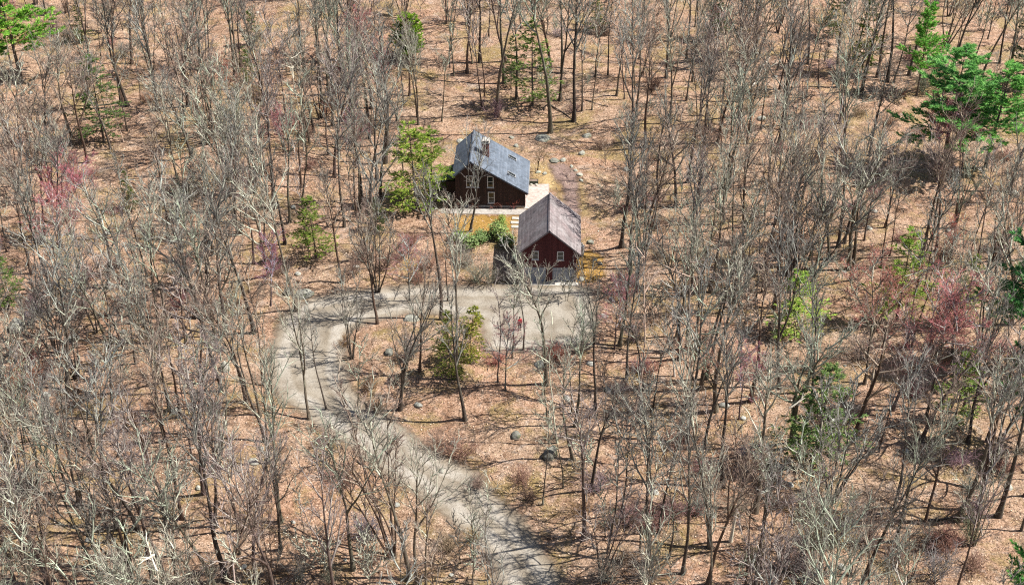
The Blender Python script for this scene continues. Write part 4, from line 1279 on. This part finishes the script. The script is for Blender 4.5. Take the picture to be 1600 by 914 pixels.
SHRUBS = [  # foot, height scale, width scale, kind 0 brown 1 pale, tint, look
    (690, 700, 1.0, 1.6, 0, (0.9, 0.85, 0.8), None), (720, 712, 1.1, 1.5, 0, (1.1, 0.9, 0.85), None), (745, 760, 0.8, 1.2, 0, (1, 1, 1), None), (815, 755, 1.0, 1.1, 0, (1.1, 0.9, 0.85), None),
    (826, 780, 0.8, 1.1, 0, (0.8, 0.75, 0.7), None), (700, 860, 0.9, 1.4, 0, (0.9, 0.95, 0.75), None), (740, 845, 0.9, 1.0, 0, (1.2, 1.2, 0.7), None), (905, 800, 0.8, 1.2, 0, (1.1, 1.0, 0.7), None),
    (590, 645, 1.0, 1.0, 0, (0.7, 0.7, 0.5), None), (575, 610, 0.9, 1.1, 0, (0.9, 0.8, 0.6), None), (540, 540, 0.8, 1.0, 0, (1.0, 0.9, 0.6), None), (600, 420, 1.5, 1.5, 0, (0.9, 0.85, 0.85), None),
    (570, 408, 1.4, 1.3, 0, (0.9, 0.85, 0.85), None), (625, 405, 1.4, 1.3, 0, (1.0, 0.85, 0.85), None), (550, 430, 1.2, 1.2, 0, (0.85, 0.8, 0.8), None), (440, 430, 1.2, 1.2, 0, (0.8, 0.8, 0.8), None),
    (640, 385, 1.2, 1.4, 0, (1.1, 0.9, 0.85), None), (670, 420, 1.0, 1.4, 0, (1.2, 1.0, 0.9), None), (655, 440, 0.8, 1.2, 0, (1.2, 0.95, 0.9), None), (700, 400, 0.9, 1.1, 0, (1.3, 1.1, 0.9), None),
    (1240, 395, 1.6, 1.4, 0, (0.6, 0.58, 0.6), None), (1215, 390, 1.4, 1.3, 0, (0.6, 0.58, 0.6), None), (1470, 412, 1.5, 1.5, 0, (0.8, 0.75, 0.75), None), (1440, 215, 1.2, 1.5, 0, (1.0, 0.8, 0.8), None),
    (980, 880, 0.9, 1.4, 0, (1, 1, 0.9), None), (1360, 850, 1.2, 1.6, 0, (0.8, 0.8, 0.85), None), (1400, 880, 1.1, 1.5, 0, (0.9, 0.85, 0.85), None), (1470, 860, 1.0, 1.5, 0, (1.0, 0.8, 0.75), None),
    (1520, 890, 1.0, 1.3, 0, (1.0, 0.85, 0.8), None), (1060, 690, 1.0, 1.3, 0, (0.9, 0.75, 0.75), None), (1290, 340, 1.3, 1.5, 0, (0.8, 0.78, 0.8), None), (1350, 350, 1.2, 1.4, 0, (0.75, 0.75, 0.78), None),
    (1020, 140, 1.5, 1.6, 0, (0.6, 0.55, 0.55), None), (945, 55, 1.4, 1.8, 0, (0.5, 0.5, 0.5), None), (580, 205, 1.4, 1.6, 0, (0.7, 0.7, 0.72), None), (560, 215, 1.2, 1.5, 0, (0.75, 0.7, 0.72), None),
    (480, 215, 1.3, 1.6, 0, (0.8, 0.75, 0.75), None), (360, 250, 1.3, 1.6, 0, (0.8, 0.78, 0.8), None), (300, 60, 1.2, 1.6, 0, (1.1, 0.8, 0.75), None), (180, 420, 1.2, 1.6, 0, (0.75, 0.7, 0.72), None),
    (70, 590, 1.2, 1.6, 0, (0.8, 0.7, 0.7), None), (200, 480, 1.1, 1.6, 0, (0.9, 0.8, 0.78), None), (870, 560, 0.9, 1.3, 0, (1.3, 0.75, 0.7), None), (1010, 580, 1.0, 1.4, 0, (1.3, 0.8, 0.75), None),
    (775, 570, 0.9, 1.3, 0, (1.3, 0.75, 0.75), None),
    (800, 322, 0.75, 0.9, 0, (1.5, 0.7, 0.65), 'reddish twiggy bush against the right end of the house front'),
    (812, 320, 0.8, 0.8, 0, (1.6, 0.75, 0.7), 'reddest bush at the house front corner beside the patio'),
    (775, 323, 0.6, 0.9, 0, (1.3, 0.8, 0.75), 'low reddish bush under the lower house window'),
    (745, 323, 0.6, 0.9, 0, (1.1, 0.9, 0.85), 'low brown bush at the house front beside the walk'),
    (720, 322, 0.7, 0.9, 0, (1.0, 0.9, 0.85), 'brown bush at the left end of the house front'),
    (745, 440, 1.0, 1.2, 1, (1.0, 1.05, 0.9), None), (765, 442, 0.9, 1.1, 1, (0.9, 0.95, 0.8), None), (730, 415, 0.7, 1.2, 1, (1, 1, 0.9), None), (800, 440, 0.9, 0.7, 1, (1.1, 1.1, 1.0), None),
    (1220, 890, 1.3, 1.5, 1, (0.9, 0.85, 0.85), None), (1260, 905, 1.2, 1.5, 1, (0.9, 0.88, 0.9), None), (1010, 905, 1.1, 1.4, 1, (1, 1, 0.95), None), (950, 905, 1.0, 1.3, 1, (1.1, 1.1, 1.0), None),
    (1300, 845, 1.1, 1.6, 1, (0.9, 0.85, 0.9), None), (1460, 905, 1.1, 1.4, 1, (0.9, 0.9, 0.95), None), (640, 560, 1.0, 1.2, 1, (1, 1, 1), None), (470, 905, 1.1, 1.1, 1, (1, 1, 0.95), None),
]
for _ in range(3000):
    if len(SHRUBS) >= 190:
        break
    px, py = rnd.uniform(0, 1600), rnd.uniform(0, 912)
    x, y, z = at(px, py)
    if min(float(sdf(p, np.array([x]), np.array([y]))[0]) for p in (DRIVE, YARD, ELAWN)) < 1.0 or mnoise.noise(Vector((x * 0.05, y * 0.05, 9))) < -0.1:
        continue
    if 680 < px < 960 and 60 < py < 205 and rnd.random() < 0.8:
        continue
    SHRUBS.append((round(px, 2), round(py, 2), rnd.uniform(0.45, 1.1), rnd.uniform(0.8, 1.5), 0 if rnd.random() < 0.65 else 1, tuple(rnd.uniform(0.7, 1.2) for _ in range(3)) if False else (rnd.uniform(0.75, 1.25), rnd.uniform(0.72, 1.05), rnd.uniform(0.7, 1.05)), None))
L = [(s[0], s[1]) for s in SHRUBS]
W_ = locate(L, 'shrub')
for s, w in zip(SHRUBS, W_):
    px, py, hs, ws, k, tint, lab = s
    x, y, z = at(px, py)
    me = rnd.choice(BRUSH if k == 0 else PALEB)
    o = link('shrub', me, None, (x, y, z))
    o.rotation_euler = (0, 0, rnd.uniform(0, 6.28))
    o.scale = (ws, ws, hs)
    o.color = (*tint, 1)
    tag(o, lab or '%s twiggy bush, %s' % ('brown tangled' if k == 0 else 'pale upright', w), 'shrub', 'leafless shrubs')


def leafy_bush(seed, n, w, h, leaf):
    rng = np.random.default_rng(seed); rd = random.Random(seed)
    stems = Acc(); leaves = Acc()
    P, Rr, C, D = [], [], [], []
    for k in range(18):
        a = rd.uniform(0, 6.28); b = rd.uniform(0.1, 1.0)
        q = walk(Vector((rd.gauss(0, 0.15), rd.gauss(0, 0.15), -0.05)), Vector((math.cos(a) * b, math.sin(a) * b, 1)).normalized(), h * rd.uniform(0.6, 1.05), 5, 0.14, 0.0, rd)
        P.append([(p.x * w / h, p.y * w / h, p.z) for p in q]); Rr.append([0.025, 0.02, 0.015, 0.01, 0.006])
        for _ in range(n // 18):
            p, d = along([Vector(t) for t in P[-1]], rd.uniform(0.35, 0.99) ** 0.8)
            C.append(tuple(p + Vector((rd.gauss(0, 0.22), rd.gauss(0, 0.22), rd.gauss(0, 0.2)))))
            D.append(tuple(Vector((rd.gauss(0, 1), rd.gauss(0, 1), rd.gauss(0.1, 0.5))).normalized()))
    V, Q = tubes(P, Rr, 4, rng); stems.add(V, Q)
    C = np.array(C); D = np.array(D)
    side = np.cross(D, np.array([0, 0, 1.0]) + rng.normal(0, 0.4, D.shape)); side /= np.linalg.norm(side, axis=1, keepdims=True) + 1e-9
    L_ = leaf * rng.uniform(0.7, 1.2, (len(C), 1))
    V = np.stack([C, C + D * L_ * 0.5 + side * L_ * 0.22, C + D * L_, C + D * L_ * 0.5 - side * L_ * 0.22], 1).reshape(-1, 3)
    leaves.add(V, np.arange(len(V)).reshape(-1, 4), 0)
    return stems.mesh('bush_stems', [M['brush']], True), leaves.mesh('bush_leaves', [M['rhodo']])


RB = [leafy_bush(1300 + i, 1250, 1.25, 1.7, 0.24) for i in range(4)]
for px, py, s, tint, lab in ((732, 388, 1.05, (1, 1, 1), 'leftmost green broadleaf bush below the ochre lawn'), (752, 376, 0.85, (0.8, 0.85, 0.8), 'middle green broadleaf bush at the lawn edge'),
                             (778, 372, 1.1, (1.15, 1.1, 1), 'rounded green broadleaf bush between lawn and garage'), (793, 384, 0.85, (1.05, 1.1, 0.9), 'green broadleaf bush closest to the garage wall'),
                             (784, 350, 0.6, (1.2, 1.2, 0.8), 'smallest green bush on the ochre lawn'), (716, 378, 0.8, (0.95, 1, 0.8), 'low green bush at the far left of the lawn hedge')):
    x, y, z = at(px, py)
    e = empty('rhododendron', (x, y, z), rnd.uniform(0, 6.28))
    e.scale = (s * 1.5, s * 1.3, s * 1.15)
    st, lv = rnd.choice(RB)
    a = link('stems', st, e); b = link('foliage', lv, e)
    b.color = (tint[0] * 1.45, tint[1] * 1.3, tint[2] * 1.35, 1)
    tag(e, lab, 'bush', 'green bushes in the yard')

# small yard tree with spreading twigs right of the house
x, y, z = at(840, 268)
e = empty('ornamental_tree', (x, y, z))
e.scale = (0.42, 0.42, 0.42)
pr = PROTO['W'][1]
e.scale = (0.33, 0.33, 0.30)
for nm in ('trunk', 'crown'):
    o = link(nm, pr[nm], e); o.color = (0.95, 0.72, 0.5, 1)
tag(e, 'small spreading ornamental tree on the ochre grass right of the house roof', 'tree')


# ------------------------------------------------------------------ boulders and stones
def rock_mesh(seed, sub=3):
    bm = bmesh.new()
    bmesh.ops.create_icosphere(bm, subdivisions=sub, radius=1.0)
    off = Vector((seed * 7.3, seed * 3.1, 0))
    planes = []
    rd = random.Random(seed)
    for _ in range(5):
        planes.append((Vector((rd.gauss(0, 1), rd.gauss(0, 1), rd.gauss(0.2, 0.8))).normalized(), rd.uniform(0.74, 0.98)))
    for v in bm.verts:
        n = v.co.normalized()
        v.co = n * (1 + 0.22 * mnoise.noise(n * 1.3 + off) + 0.10 * mnoise.noise(n * 3.1 + off) + 0.04 * mnoise.noise(n * 7 + off))
        for pn, pd in planes:
            e_ = v.co.dot(pn) - pd
            if e_ > 0:
                v.co -= pn * e_ * 0.85
    me = bpy.data.meshes.new('rock')
    bm.to_mesh(me); bm.free()
    me.materials.append(M['rock'])
    for p in me.polygons:
        p.use_smooth = True
    return me


ROCKS = [rock_mesh(i + 1) for i in range(6)]
BOULD = [  # centre px, half width px, height m, brightness, look
    (848, 218, 12, 0.9, 0.95, 'large flat grey boulder uphill of the house roof'), (909, 241, 6, 0.7, 1.15, 'squarish pale boulder uphill of the mulch bed'),
    (917, 214, 8, 0.7, 0.95, 'mossy grey boulder right of the tall trunk behind the yard'), (799, 216, 5, 0.45, 1.0, 'grey rock on the slope above the roof'),
    (806, 229, 5, 0.45, 0.9, 'dark-seamed rock beside the upper roof edge'), (841, 270, 5, 0.4, 1.2, 'white rock at the foot of the ornamental tree'), (851, 272, 4, 0.4, 1.1, 'second white rock beside the ornamental tree'),
    (866, 252, 9, 0.5, 0.7, 'dark rock pile at the head of the mulch bed'), (880, 251, 6, 0.5, 1.0, 'grey rock right of the dark rock pile'),
    (893, 261, 4, 0.35, 1.25, 'pale edging stone at the upper corner of the mulch bed'), (899, 267, 4, 0.35, 1.3, 'pale edging stone on the bend of the mulch bed'), (906, 274, 5, 0.45, 1.35, 'whitest edging stone right of the mulch bed'),
    (908, 283, 4, 0.4, 1.3, 'lower white edging stone right of the mulch bed'), (720, 222, 9, 0.5, 1.25, 'pale rock ledge uphill of the house, left of the roof'),
    (476, 462, 16, 1.2, 0.95, 'big grey boulder at the upper left of the driveway loop'), (452, 458, 9, 1.0, 0.75, 'darker boulder touching the left side of the loop boulder'),
    (27, 512, 17, 1.5, 1.0, 'big grey boulder at the left edge of the wood'), (115, 530, 9, 0.8, 1.2, 'pale angular boulder right of the left-edge boulder'), (55, 566, 7, 0.5, 1.0, 'low grey rock below the left-edge boulder'),
    (352, 578, 9, 1.6, 1.4, 'whitish upright boulder left of the driveway'), (860, 712, 14, 1.5, 0.55, 'dark round boulder right of the lower driveway'), (806, 682, 9, 0.8, 0.6, 'smaller dark boulder uphill of the dark round one'),
    (342, 700, 10, 0.9, 0.85, 'grey rounded boulder left of the driveway bend'), (396, 722, 9, 0.5, 1.2, 'flat pale rock right of the grey rounded boulder'), (273, 644, 7, 0.6, 1.4, 'cream rock below a dark fork in the left wood'),
    (310, 763, 5, 0.5, 1.4, 'small white rock right of the thickest left trunk'), (642, 500, 14, 0.8, 1.1, 'pale boulder on the upper edge of the driveway island'), (608, 552, 9, 0.7, 0.6, 'dark boulder inside the driveway island'),
    (845, 570, 12, 0.6, 1.05, 'flat grey boulder below the garage court'), (500, 690, 7, 0.8, 0.6, 'dark boulder at the left driveway bend'), (908, 437, 6, 0.6, 1.15, 'grey rock beside the right garage door corner'),
    (930, 407, 4, 0.45, 1.4, 'white rock on the mossy bank beside the garage'), (938, 413, 4, 0.4, 1.4, 'second white rock on the mossy bank beside the garage'), (922, 380, 6, 0.6, 0.95, 'grey rock behind the white tank'),
    (1485, 362, 7, 0.6, 1.5, 'bright white rock in the right wood'), (1190, 186, 8, 0.6, 1.1, 'pale rock in the upper right wood'), (1180, 85, 7, 0.6, 0.9, 'grey rock near the leaning pale log'),
    (1262, 88, 5, 0.4, 1.2, 'pale rock among upper right trunks'), (1200, 592, 7, 0.5, 1.1, 'pale flat rock below dark trunks on the right'), (690, 736, 6, 0.4, 1.0, 'grey rock at the driveway edge'),
    (955, 468, 5, 0.4, 1.2, 'pale rock at the right end of the garage court'), (1585, 305, 10, 0.9, 1.3, 'large pale boulder at the right edge'), (1415, 706, 6, 0.5, 1.4, 'white rock on the right slope'),
]
tot_b = []
for i, (px, py, hw, hm, br, lab) in enumerate(BOULD):
    x, y, z = at(px, py)
    sc_ = hw / (FPX / math.hypot(y, CAM_H))
    o = link('boulder', ROCKS[i % 6], None, (x, y, z + hm * 0.06))
    o.rotation_euler = (rnd.uniform(-0.2, 0.2), rnd.uniform(-0.2, 0.2), rnd.uniform(0, 6.28))
    o.scale = (sc_, sc_ * rnd.uniform(0.7, 0.95), hm * 0.62)
    o.color = (br * 0.82, br * 0.82, br * 0.78, 1)
    tag(o, lab, 'boulder', 'boulders around the yard and wood')
    tot_b.append((x, y))
SMALL = []
for _ in range(900):
    if len(SMALL) >= 70:
        break
    px, py = rnd.uniform(10, 1590), rnd.uniform(5, 905)
    x, y, z = at(px, py)
    if min(float(sdf(p, np.array([x]), np.array([y]))[0]) for p in (DRIVE, YARD, ELAWN)) < 0.3:
        continue
    SMALL.append((round(px, 2), round(py, 2)))
for (px, py), w in zip(SMALL, locate(SMALL, 'stone')):
    x, y, z = at(px, py)
    s = rnd.uniform(0.16, 0.42)
    o = link('stone', rnd.choice(ROCKS), None, (x, y, z + s * 0.15))
    o.rotation_euler = (rnd.uniform(-0.3, 0.3), rnd.uniform(-0.3, 0.3), rnd.uniform(0, 6.28))
    o.scale = (s * rnd.uniform(0.9, 1.5), s, s * 0.7)
    b = rnd.uniform(0.7, 1.35)
    o.color = (b, b, b, 1)
    tag(o, 'small forest stone, %s' % w, 'stone', 'small stones on the forest floor')

# ------------------------------------------------------------------ fallen logs
LOGS = [((1175, 136), (1202, 94), 0.11, 'dead', 'leaning pale log propped on the upper right slope'), ((865, 640), (890, 630), 0.16, 'trunk', 'thick grey log lying below the garage court'),
        ((890, 632), (925, 618), 0.15, 'trunk', 'grey log continuing towards the right of the court'), ((862, 165), (905, 195), 0.10, 'trunk', 'dark fallen branch behind the house yard'),
        ((1160, 790), (1180, 815), 0.12, 'stick', 'short tan log in the lower right wood'), ((190, 283), (222, 288), 0.13, 'dead', 'pale log on a bright patch of the left wood'),
        ((915, 158), (950, 168), 0.11, 'trunk', 'dark log on the slope right of the tall trunks'), ((700, 118), (735, 108), 0.10, 'trunk', 'dark log left of the hemlock behind the house'),
        ((1010, 560), (1060, 555), 0.12, 'stick', 'tan log right of the garage court'), ((560, 720), (590, 745), 0.10, 'trunk', 'dark log along the left driveway edge'),
        ((1450, 815), (1520, 800), 0.12, 'trunk', 'long dark log between thick right trunks'), ((60, 770), (110, 775), 0.10, 'stick', 'tan log in the lower left wood'),
        ((250, 690), (300, 682), 0.10, 'trunk', 'dark log in the left wood above the thickest trunk'), ((1215, 270), (1260, 262), 0.10, 'stick', 'tan log in the right wood'),
        ((430, 100), (470, 92), 0.11, 'trunk', 'dark log in the upper left wood'), ((1330, 150), (1372, 146), 0.10, 'trunk', 'dark log under upper right poles')]
for (p0, p1, r, mk, lab) in LOGS:
    a = Vector(at(*p0)); b = Vector(at(*p1))
    if mk == 'dead':
        b.z += 0.5
    a.z += r * 0.7; b.z += r * 0.7
    rd = random.Random(int(p0[0]))
    N = 9
    side = (b - a).cross(UP).normalized()
    pts = [a.lerp(b, i / (N - 1)) + side * 0.12 * math.sin(i * 0.9 + p0[0]) - a for i in range(N)]
    ac = Acc()
    V, Q = tubes([[tuple(p) for p in pts]], [[r * (1 - 0.6 * i / (N - 1)) for i in range(N)]], 8, np.random.default_rng(int(p0[0])))
    ac.add(V, Q)
    P, Rr = [], []
    for k in range(5):
        p, d = along(pts, rd.uniform(0.3, 0.97))
        dd = (d * 0.7 + perp(d, rd) * 0.8)
        dd.z = abs(dd.z) * 0.5
        q = walk(p, dd.normalized(), rd.uniform(0.5, 1.6), 4, 0.15, 0, rd)
        P.append([tuple(x) for x in q]); Rr.append([0.04, 0.03, 0.02, 0.008])
    V, Q = tubes(P, Rr, 4, np.random.default_rng(3)); ac.add(V, Q)
    o = link('fallen_log', ac.mesh('fallen_log', [M[mk]], True), None, a)
    tag(o, lab, 'log', 'fallen logs in the wood')

# ------------------------------------------------------------------ yard things
x, y, z = at(834, 287)
pb = empty('planter_box', (x, y, 0.05), RZ)
tag(pb, 'dark weathered planter box at the back edge of the patio', 'planter')
bm = bmesh.new()
bx(bm, -0.6, 0.6, -0.3, -0.24, 0, 0.5); bx(bm, -0.6, 0.6, 0.24, 0.3, 0, 0.5); bx(bm, -0.6, -0.54, -0.24, 0.24, 0, 0.5); bx(bm, 0.54, 0.6, -0.24, 0.24, 0, 0.5)
bm_obj('box', bm, M['greenwood'], pb)
box_obj('soil', (-0.535, 0.535, -0.235, 0.235, 0.05, 0.42), M['brush'], pb)
for dx in (-0.35, 0.35):
    o = link('garden_stone', ROCKS[2 if dx < 0 else 4], None, (x + dx, y - 0.55, 0.14))
    o.scale = (0.2, 0.18, 0.16)
    o.color = (1.5, 1.45, 1.4, 1)
    tag(o, 'white garden stone in front of the planter box, %s one' % ('left' if dx < 0 else 'right'), 'stone')


def lathe(bm, prof, n=20, cx_=0, cy_=0):
    rings = []
    for r_, z_ in prof:
        rings.append([bm.verts.new((cx_ + r_ * math.cos(2 * PI * k / n), cy_ + r_ * math.sin(2 * PI * k / n), z_)) for k in range(n)])
    for a, b in zip(rings, rings[1:]):
        for k in range(n):
            bm.faces.new([a[k], a[(k + 1) % n], b[(k + 1) % n], b[k]])
    bm.faces.new(rings[0][::-1]); bm.faces.new(rings[-1])


x, y, z = at(908, 399)
tk = empty('storage_tank', (x, y, z))
tag(tk, 'white rounded upright tank at the right wall of the garage', 'tank')
bm = bmesh.new()
lathe(bm, [(0.30, 0.14), (0.37, 0.26), (0.385, 0.4), (0.385, 1.25), (0.34, 1.42), (0.22, 1.53), (0.1, 1.56)])
bm_obj('tank_body', bm, M['white'], tk, smooth=True)
bm = bmesh.new()
lathe(bm, [(0.33, -0.1), (0.33, 0.16)])
bm_obj('base_ring', bm, M['concrete'], tk)
bm = bmesh.new()
lathe(bm, [(0.16, 1.52), (0.17, 1.7), (0.12, 1.78), (0.03, 1.8)])
bm_obj('valve_hood', bm, M['white'], tk, smooth=True)
# stone steps between walk and garage
for k, (px, py) in enumerate(((809, 342), (807, 348.5), (808, 355))):
    x, y, z = at(px, py)
    bm = bmesh.new()
    bx(bm, -0.75, 0.75, -0.3, 0.3, -0.1, 0.10)
    o = bm_obj('step_stone', bm, M['concrete'], None, 0.03)
    o.location = (x, y, 0.02)
    o.rotation_euler = (0, 0, RZ + 0.05 * (k - 1))
    tag(o, ('upper', 'middle', 'lowest')[k] + ' pale stone step between the walk and the garage corner', 'step', 'stone steps by the garage')


# ------------------------------------------------------------------ the person on the driveway
def skin(name, pts, edges, m, parent, sub=1, root=0):
    me = bpy.data.meshes.new(name)
    me.from_pydata([p[:3] for p in pts], edges, [])
    me.materials.append(m)
    o = link(name, me, parent)
    bm2 = bmesh.new(); bm2.from_mesh(me)
    lay = bm2.verts.layers.skin.verify()
    bm2.verts.ensure_lookup_table()
    for v, p in zip(bm2.verts, pts):
        r_ = p[3]
        v[lay].radius = (r_, p[4] if len(p) > 4 else r_)
    bm2.verts[root][lay].use_root = True
    bm2.to_mesh(me); bm2.free()
    sk_ = o.modifiers.new('skin', 'SKIN'); sk_.use_smooth_shade = True
    sb = o.modifiers.new('sub', 'SUBSURF'); sb.levels = sb.render_levels = sub
    return o


M['skin'] = simple('skin', (0.50, 0.30, 0.22), 0.08, 8.0, 0.6)
M['jacket'] = simple('red_jacket_cloth', (0.36, 0.03, 0.04), 0.2, 12.0, 0.8)
M['trousers'] = simple('dark_trouser_cloth', (0.035, 0.038, 0.05), 0.2, 12.0, 0.85)
M['hair'] = simple('dark_hair', (0.03, 0.02, 0.016), 0.3, 20.0, 0.6)
M['shoe'] = simple('dark_shoe', (0.05, 0.045, 0.04), 0.2, 12.0, 0.6)
x, y, z = at(812, 515.5)
pe = empty('person', (x, y, z + 0.037), R(20))
tag(pe, 'person in a red jacket and dark trousers standing on the gravel court', 'person')
# body: pelvis root, spine, neck, head, limbs, fingers
pts, edg = [], []


def jn(parent, *p):
    pts.append(p)
    if parent is not None:
        edg.append((parent, len(pts) - 1))
    return len(pts) - 1


pel = jn(None, 0, 0, 0.95, 0.15, 0.11)
wai = jn(pel, 0, 0.01, 1.10, 0.135, 0.10)
che = jn(wai, 0, 0.0, 1.30, 0.16, 0.11)
nkb = jn(che, 0, 0.01, 1.46, 0.075, 0.07)
nk = jn(nkb, 0, 0.0, 1.53, 0.055)
hd0 = jn(nk, 0, -0.01, 1.60, 0.075, 0.085)
hd1 = jn(hd0, 0, -0.005, 1.68, 0.078, 0.095)
hd2 = jn(hd1, 0, 0.0, 1.735, 0.055, 0.065)
for s in (-1, 1):
    hip = jn(pel, 0.09 * s, 0, 0.88, 0.095)
    kn = jn(hip, 0.10 * s, -0.01, 0.50, 0.06)
    an = jn(kn, 0.105 * s, 0.02, 0.09, 0.042)
    jn(an, 0.115 * s, -0.13, 0.035, 0.038)
    sh = jn(che, 0.18 * s, 0.0, 1.41, 0.065)
    el = jn(sh, 0.235 * s, 0.02, 1.13, 0.045)
    wr = jn(el, 0.245 * s, -0.07, 0.89, 0.03)
    pm = jn(wr, 0.245 * s, -0.09, 0.82, 0.032, 0.018)
    for q, (dy, ln) in enumerate(((-0.03, 0.070), (-0.010, 0.080), (0.010, 0.074), (0.028, 0.058))):
        f1 = jn(pm, 0.245 * s, -0.10 + dy, 0.775, 0.0095)
        f2 = jn(f1, 0.238 * s, -0.105 + dy, 0.775 - ln * 0.5, 0.0085)
        jn(f2, 0.225 * s, -0.105 + dy, 0.775 - ln * 0.95, 0.007)
    t1 = jn(pm, 0.235 * s, -0.125, 0.83, 0.010)
    jn(t1, 0.225 * s, -0.145, 0.79, 0.0085)
skin('body', pts, edg, M['skin'], pe, 2)
# face: eyes, nose, ears as part of a small head mesh; hair cap
bm = bmesh.new()
for ex in (-0.032, 0.032):
    mt = Matrix.Translation((ex, -0.098, 1.665)) @ Matrix.Scale(0.012, 4)
    bmesh.ops.create_icosphere(bm, subdivisions=2, radius=1, matrix=mt)
bm_obj('eyes', bm, M['hair'], pe, smooth=True)
bm = bmesh.new()
mt = Matrix.Translation((0, -0.112, 1.635)) @ Matrix.Diagonal((0.014, 0.02, 0.026, 1))
bmesh.ops.create_icosphere(bm, subdivisions=2, radius=1, matrix=mt)
for ex in (-0.085, 0.085):
    mt = Matrix.Translation((ex, 0.005, 1.645)) @ Matrix.Diagonal((0.012, 0.022, 0.034, 1))
    bmesh.ops.create_icosphere(bm, subdivisions=2, radius=1, matrix=mt)
mt = Matrix.Translation((0, -0.098, 1.598)) @ Matrix.Diagonal((0.028, 0.012, 0.008, 1))
bmesh.ops.create_icosphere(bm, subdivisions=2, radius=1, matrix=mt)
bm_obj('face_features', bm, M['skin'], pe, smooth=True)
bm = bmesh.new()
bmesh.ops.create_icosphere(bm, subdivisions=3, radius=1, matrix=Matrix.Translation((0, 0.022, 1.69)) @ Matrix.Diagonal((0.098, 0.112, 0.098, 1)))
bmesh.ops.delete(bm, geom=[v for v in bm.verts if v.co.z < 1.66 and v.co.y < -0.0], context='VERTS')
for v in bm.verts:
    if v.co.z < 1.66:
        v.co.z -= 0.06
bm_obj('hair', bm, M['hair'], pe, smooth=True)
jp = [(0, 0, 0.90, 0.185, 0.14), (0, 0.01, 1.10, 0.165, 0.13), (0, 0, 1.30, 0.19, 0.14), (0, 0.01, 1.46, 0.10, 0.095), (0, 0.005, 1.51, 0.075, 0.075)]
je = [(0, 1), (1, 2), (2, 3), (3, 4)]
for s in (-1, 1):
    n = len(jp)
    jp += [(0.19 * s, 0, 1.41, 0.085), (0.24 * s, 0.02, 1.13, 0.068), (0.247 * s, -0.065, 0.91, 0.052)]
    je += [(2, n), (n, n + 1), (n + 1, n + 2)]
skin('jacket', jp, je, M['jacket'], pe, 2)
tp = [(0, 0, 0.93, 0.165, 0.125)]
te = []
for s in (-1, 1):
    n = len(tp)
    tp += [(0.09 * s, 0, 0.84, 0.112), (0.10 * s, -0.01, 0.50, 0.078), (0.105 * s, 0.02, 0.11, 0.062)]
    te += [(0, n), (n, n + 1), (n + 1, n + 2)]
skin('trousers', tp, te, M['trousers'], pe, 2)
for s in (-1, 1):
    bm = bmesh.new()
    bmesh.ops.create_icosphere(bm, subdivisions=3, radius=1, matrix=Matrix.Translation((0.112 * s, -0.055, 0.04)) @ Matrix.Diagonal((0.055, 0.145, 0.055, 1)))
    for v in bm.verts:
        v.co.z = max(v.co.z, 0.0)
    bm_obj('shoe', bm, M['shoe'], pe, smooth=True)

# ------------------------------------------------------------------ loose leaves and sticks on the forest floor
rng = np.random.default_rng(11)


def scatter(n):
    y = rng.uniform(62, 232, n)
    half = (y * CP + CAM_H * SP) * 800 / FPX + 6
    x = rng.uniform(-1, 1, n) * half
    keep = (np.minimum(sdf(DRIVE, x, y), np.minimum(sdf(WALK, x, y), sdf(PATIO, x, y))) > rng.uniform(-0.2, 1.0, n) ** 2) & (rng.uniform(0, 1, n) < half / 85)
    dx_, dy_ = x - hx, y - hy
    keep &= ~((dx_ > -W - 2) & (dx_ < 0.6) & (dy_ > -0.6) & (dy_ < DEP + 0.6))
    keep &= ~((np.abs(x - gx0) < GW + 0.6) & (y > gy0 - 0.6) & (y < gy0 + GD + 0.6))
    return x[keep], y[keep]


x, y = scatter(210000)
n = len(x)
z = height(x, y) + rng.uniform(0.015, 0.10, n)
C = np.stack([x, y, z], -1)
D = rng.normal(size=(n, 3)) * np.array([1, 1, 0.45]); D /= np.linalg.norm(D, axis=1, keepdims=True)
S = np.cross(D, np.array([0, 0, 1.0]) + rng.normal(0, 0.35, (n, 3))); S /= np.linalg.norm(S, axis=1, keepdims=True) + 1e-9
Ls = rng.uniform(0.08, 0.2, (n, 1))
V = np.stack([C - D * Ls * 0.5, C + S * Ls * 0.4, C + D * Ls * 0.5, C - S * Ls * 0.4], 1).reshape(-1, 3)
lo = link('leaf_litter', mesh_from('leaf_litter', V, np.arange(4 * n).reshape(-1, 4), M['litter']))
tag(lo, 'loose curled dry leaves over the forest floor', None, None, 'stuff')

x, y = scatter(30000)
cl = np.array([mnoise.noise(Vector((a_ * 0.11, b_ * 0.11, 4.7))) + 0.6 * mnoise.noise(Vector((a_ * 0.4, b_ * 0.4, 1.7))) for a_, b_ in zip(x, y)])
kp = cl > rng.uniform(-0.35, 0.9, len(x))
x, y = x[kp], y[kp]
n = len(x)
z = height(x, y) + 0.03
a = rng.uniform(0, 2 * PI, n); L_ = rng.uniform(0.3, 1.6, n)
P0 = np.stack([x, y, z], -1)
dv = np.stack([np.cos(a), np.sin(a), np.abs(rng.normal(0, 0.35, n))], -1)
P = np.stack([P0, P0 + dv * L_[:, None] * 0.5 + rng.normal(0, 0.06, (n, 3)), P0 + dv * L_[:, None]], 1)
Rr = np.stack([np.full(n, 0.026), np.full(n, 0.02), np.full(n, 0.009)], -1) * rng.uniform(0.5, 1.4, (n, 1))
V, Q = tubes(P, Rr, 4, rng)
so = link('fallen_twigs', mesh_from('fallen_twigs', V, Q, M['stick']))
tag(so, 'sticks and low brown undergrowth scattered over the forest floor', None, None, 'stuff')
print('TREES', len(trees), 'fill', n_fill, n_sap, n_red, 'woods', len(woods_pts))
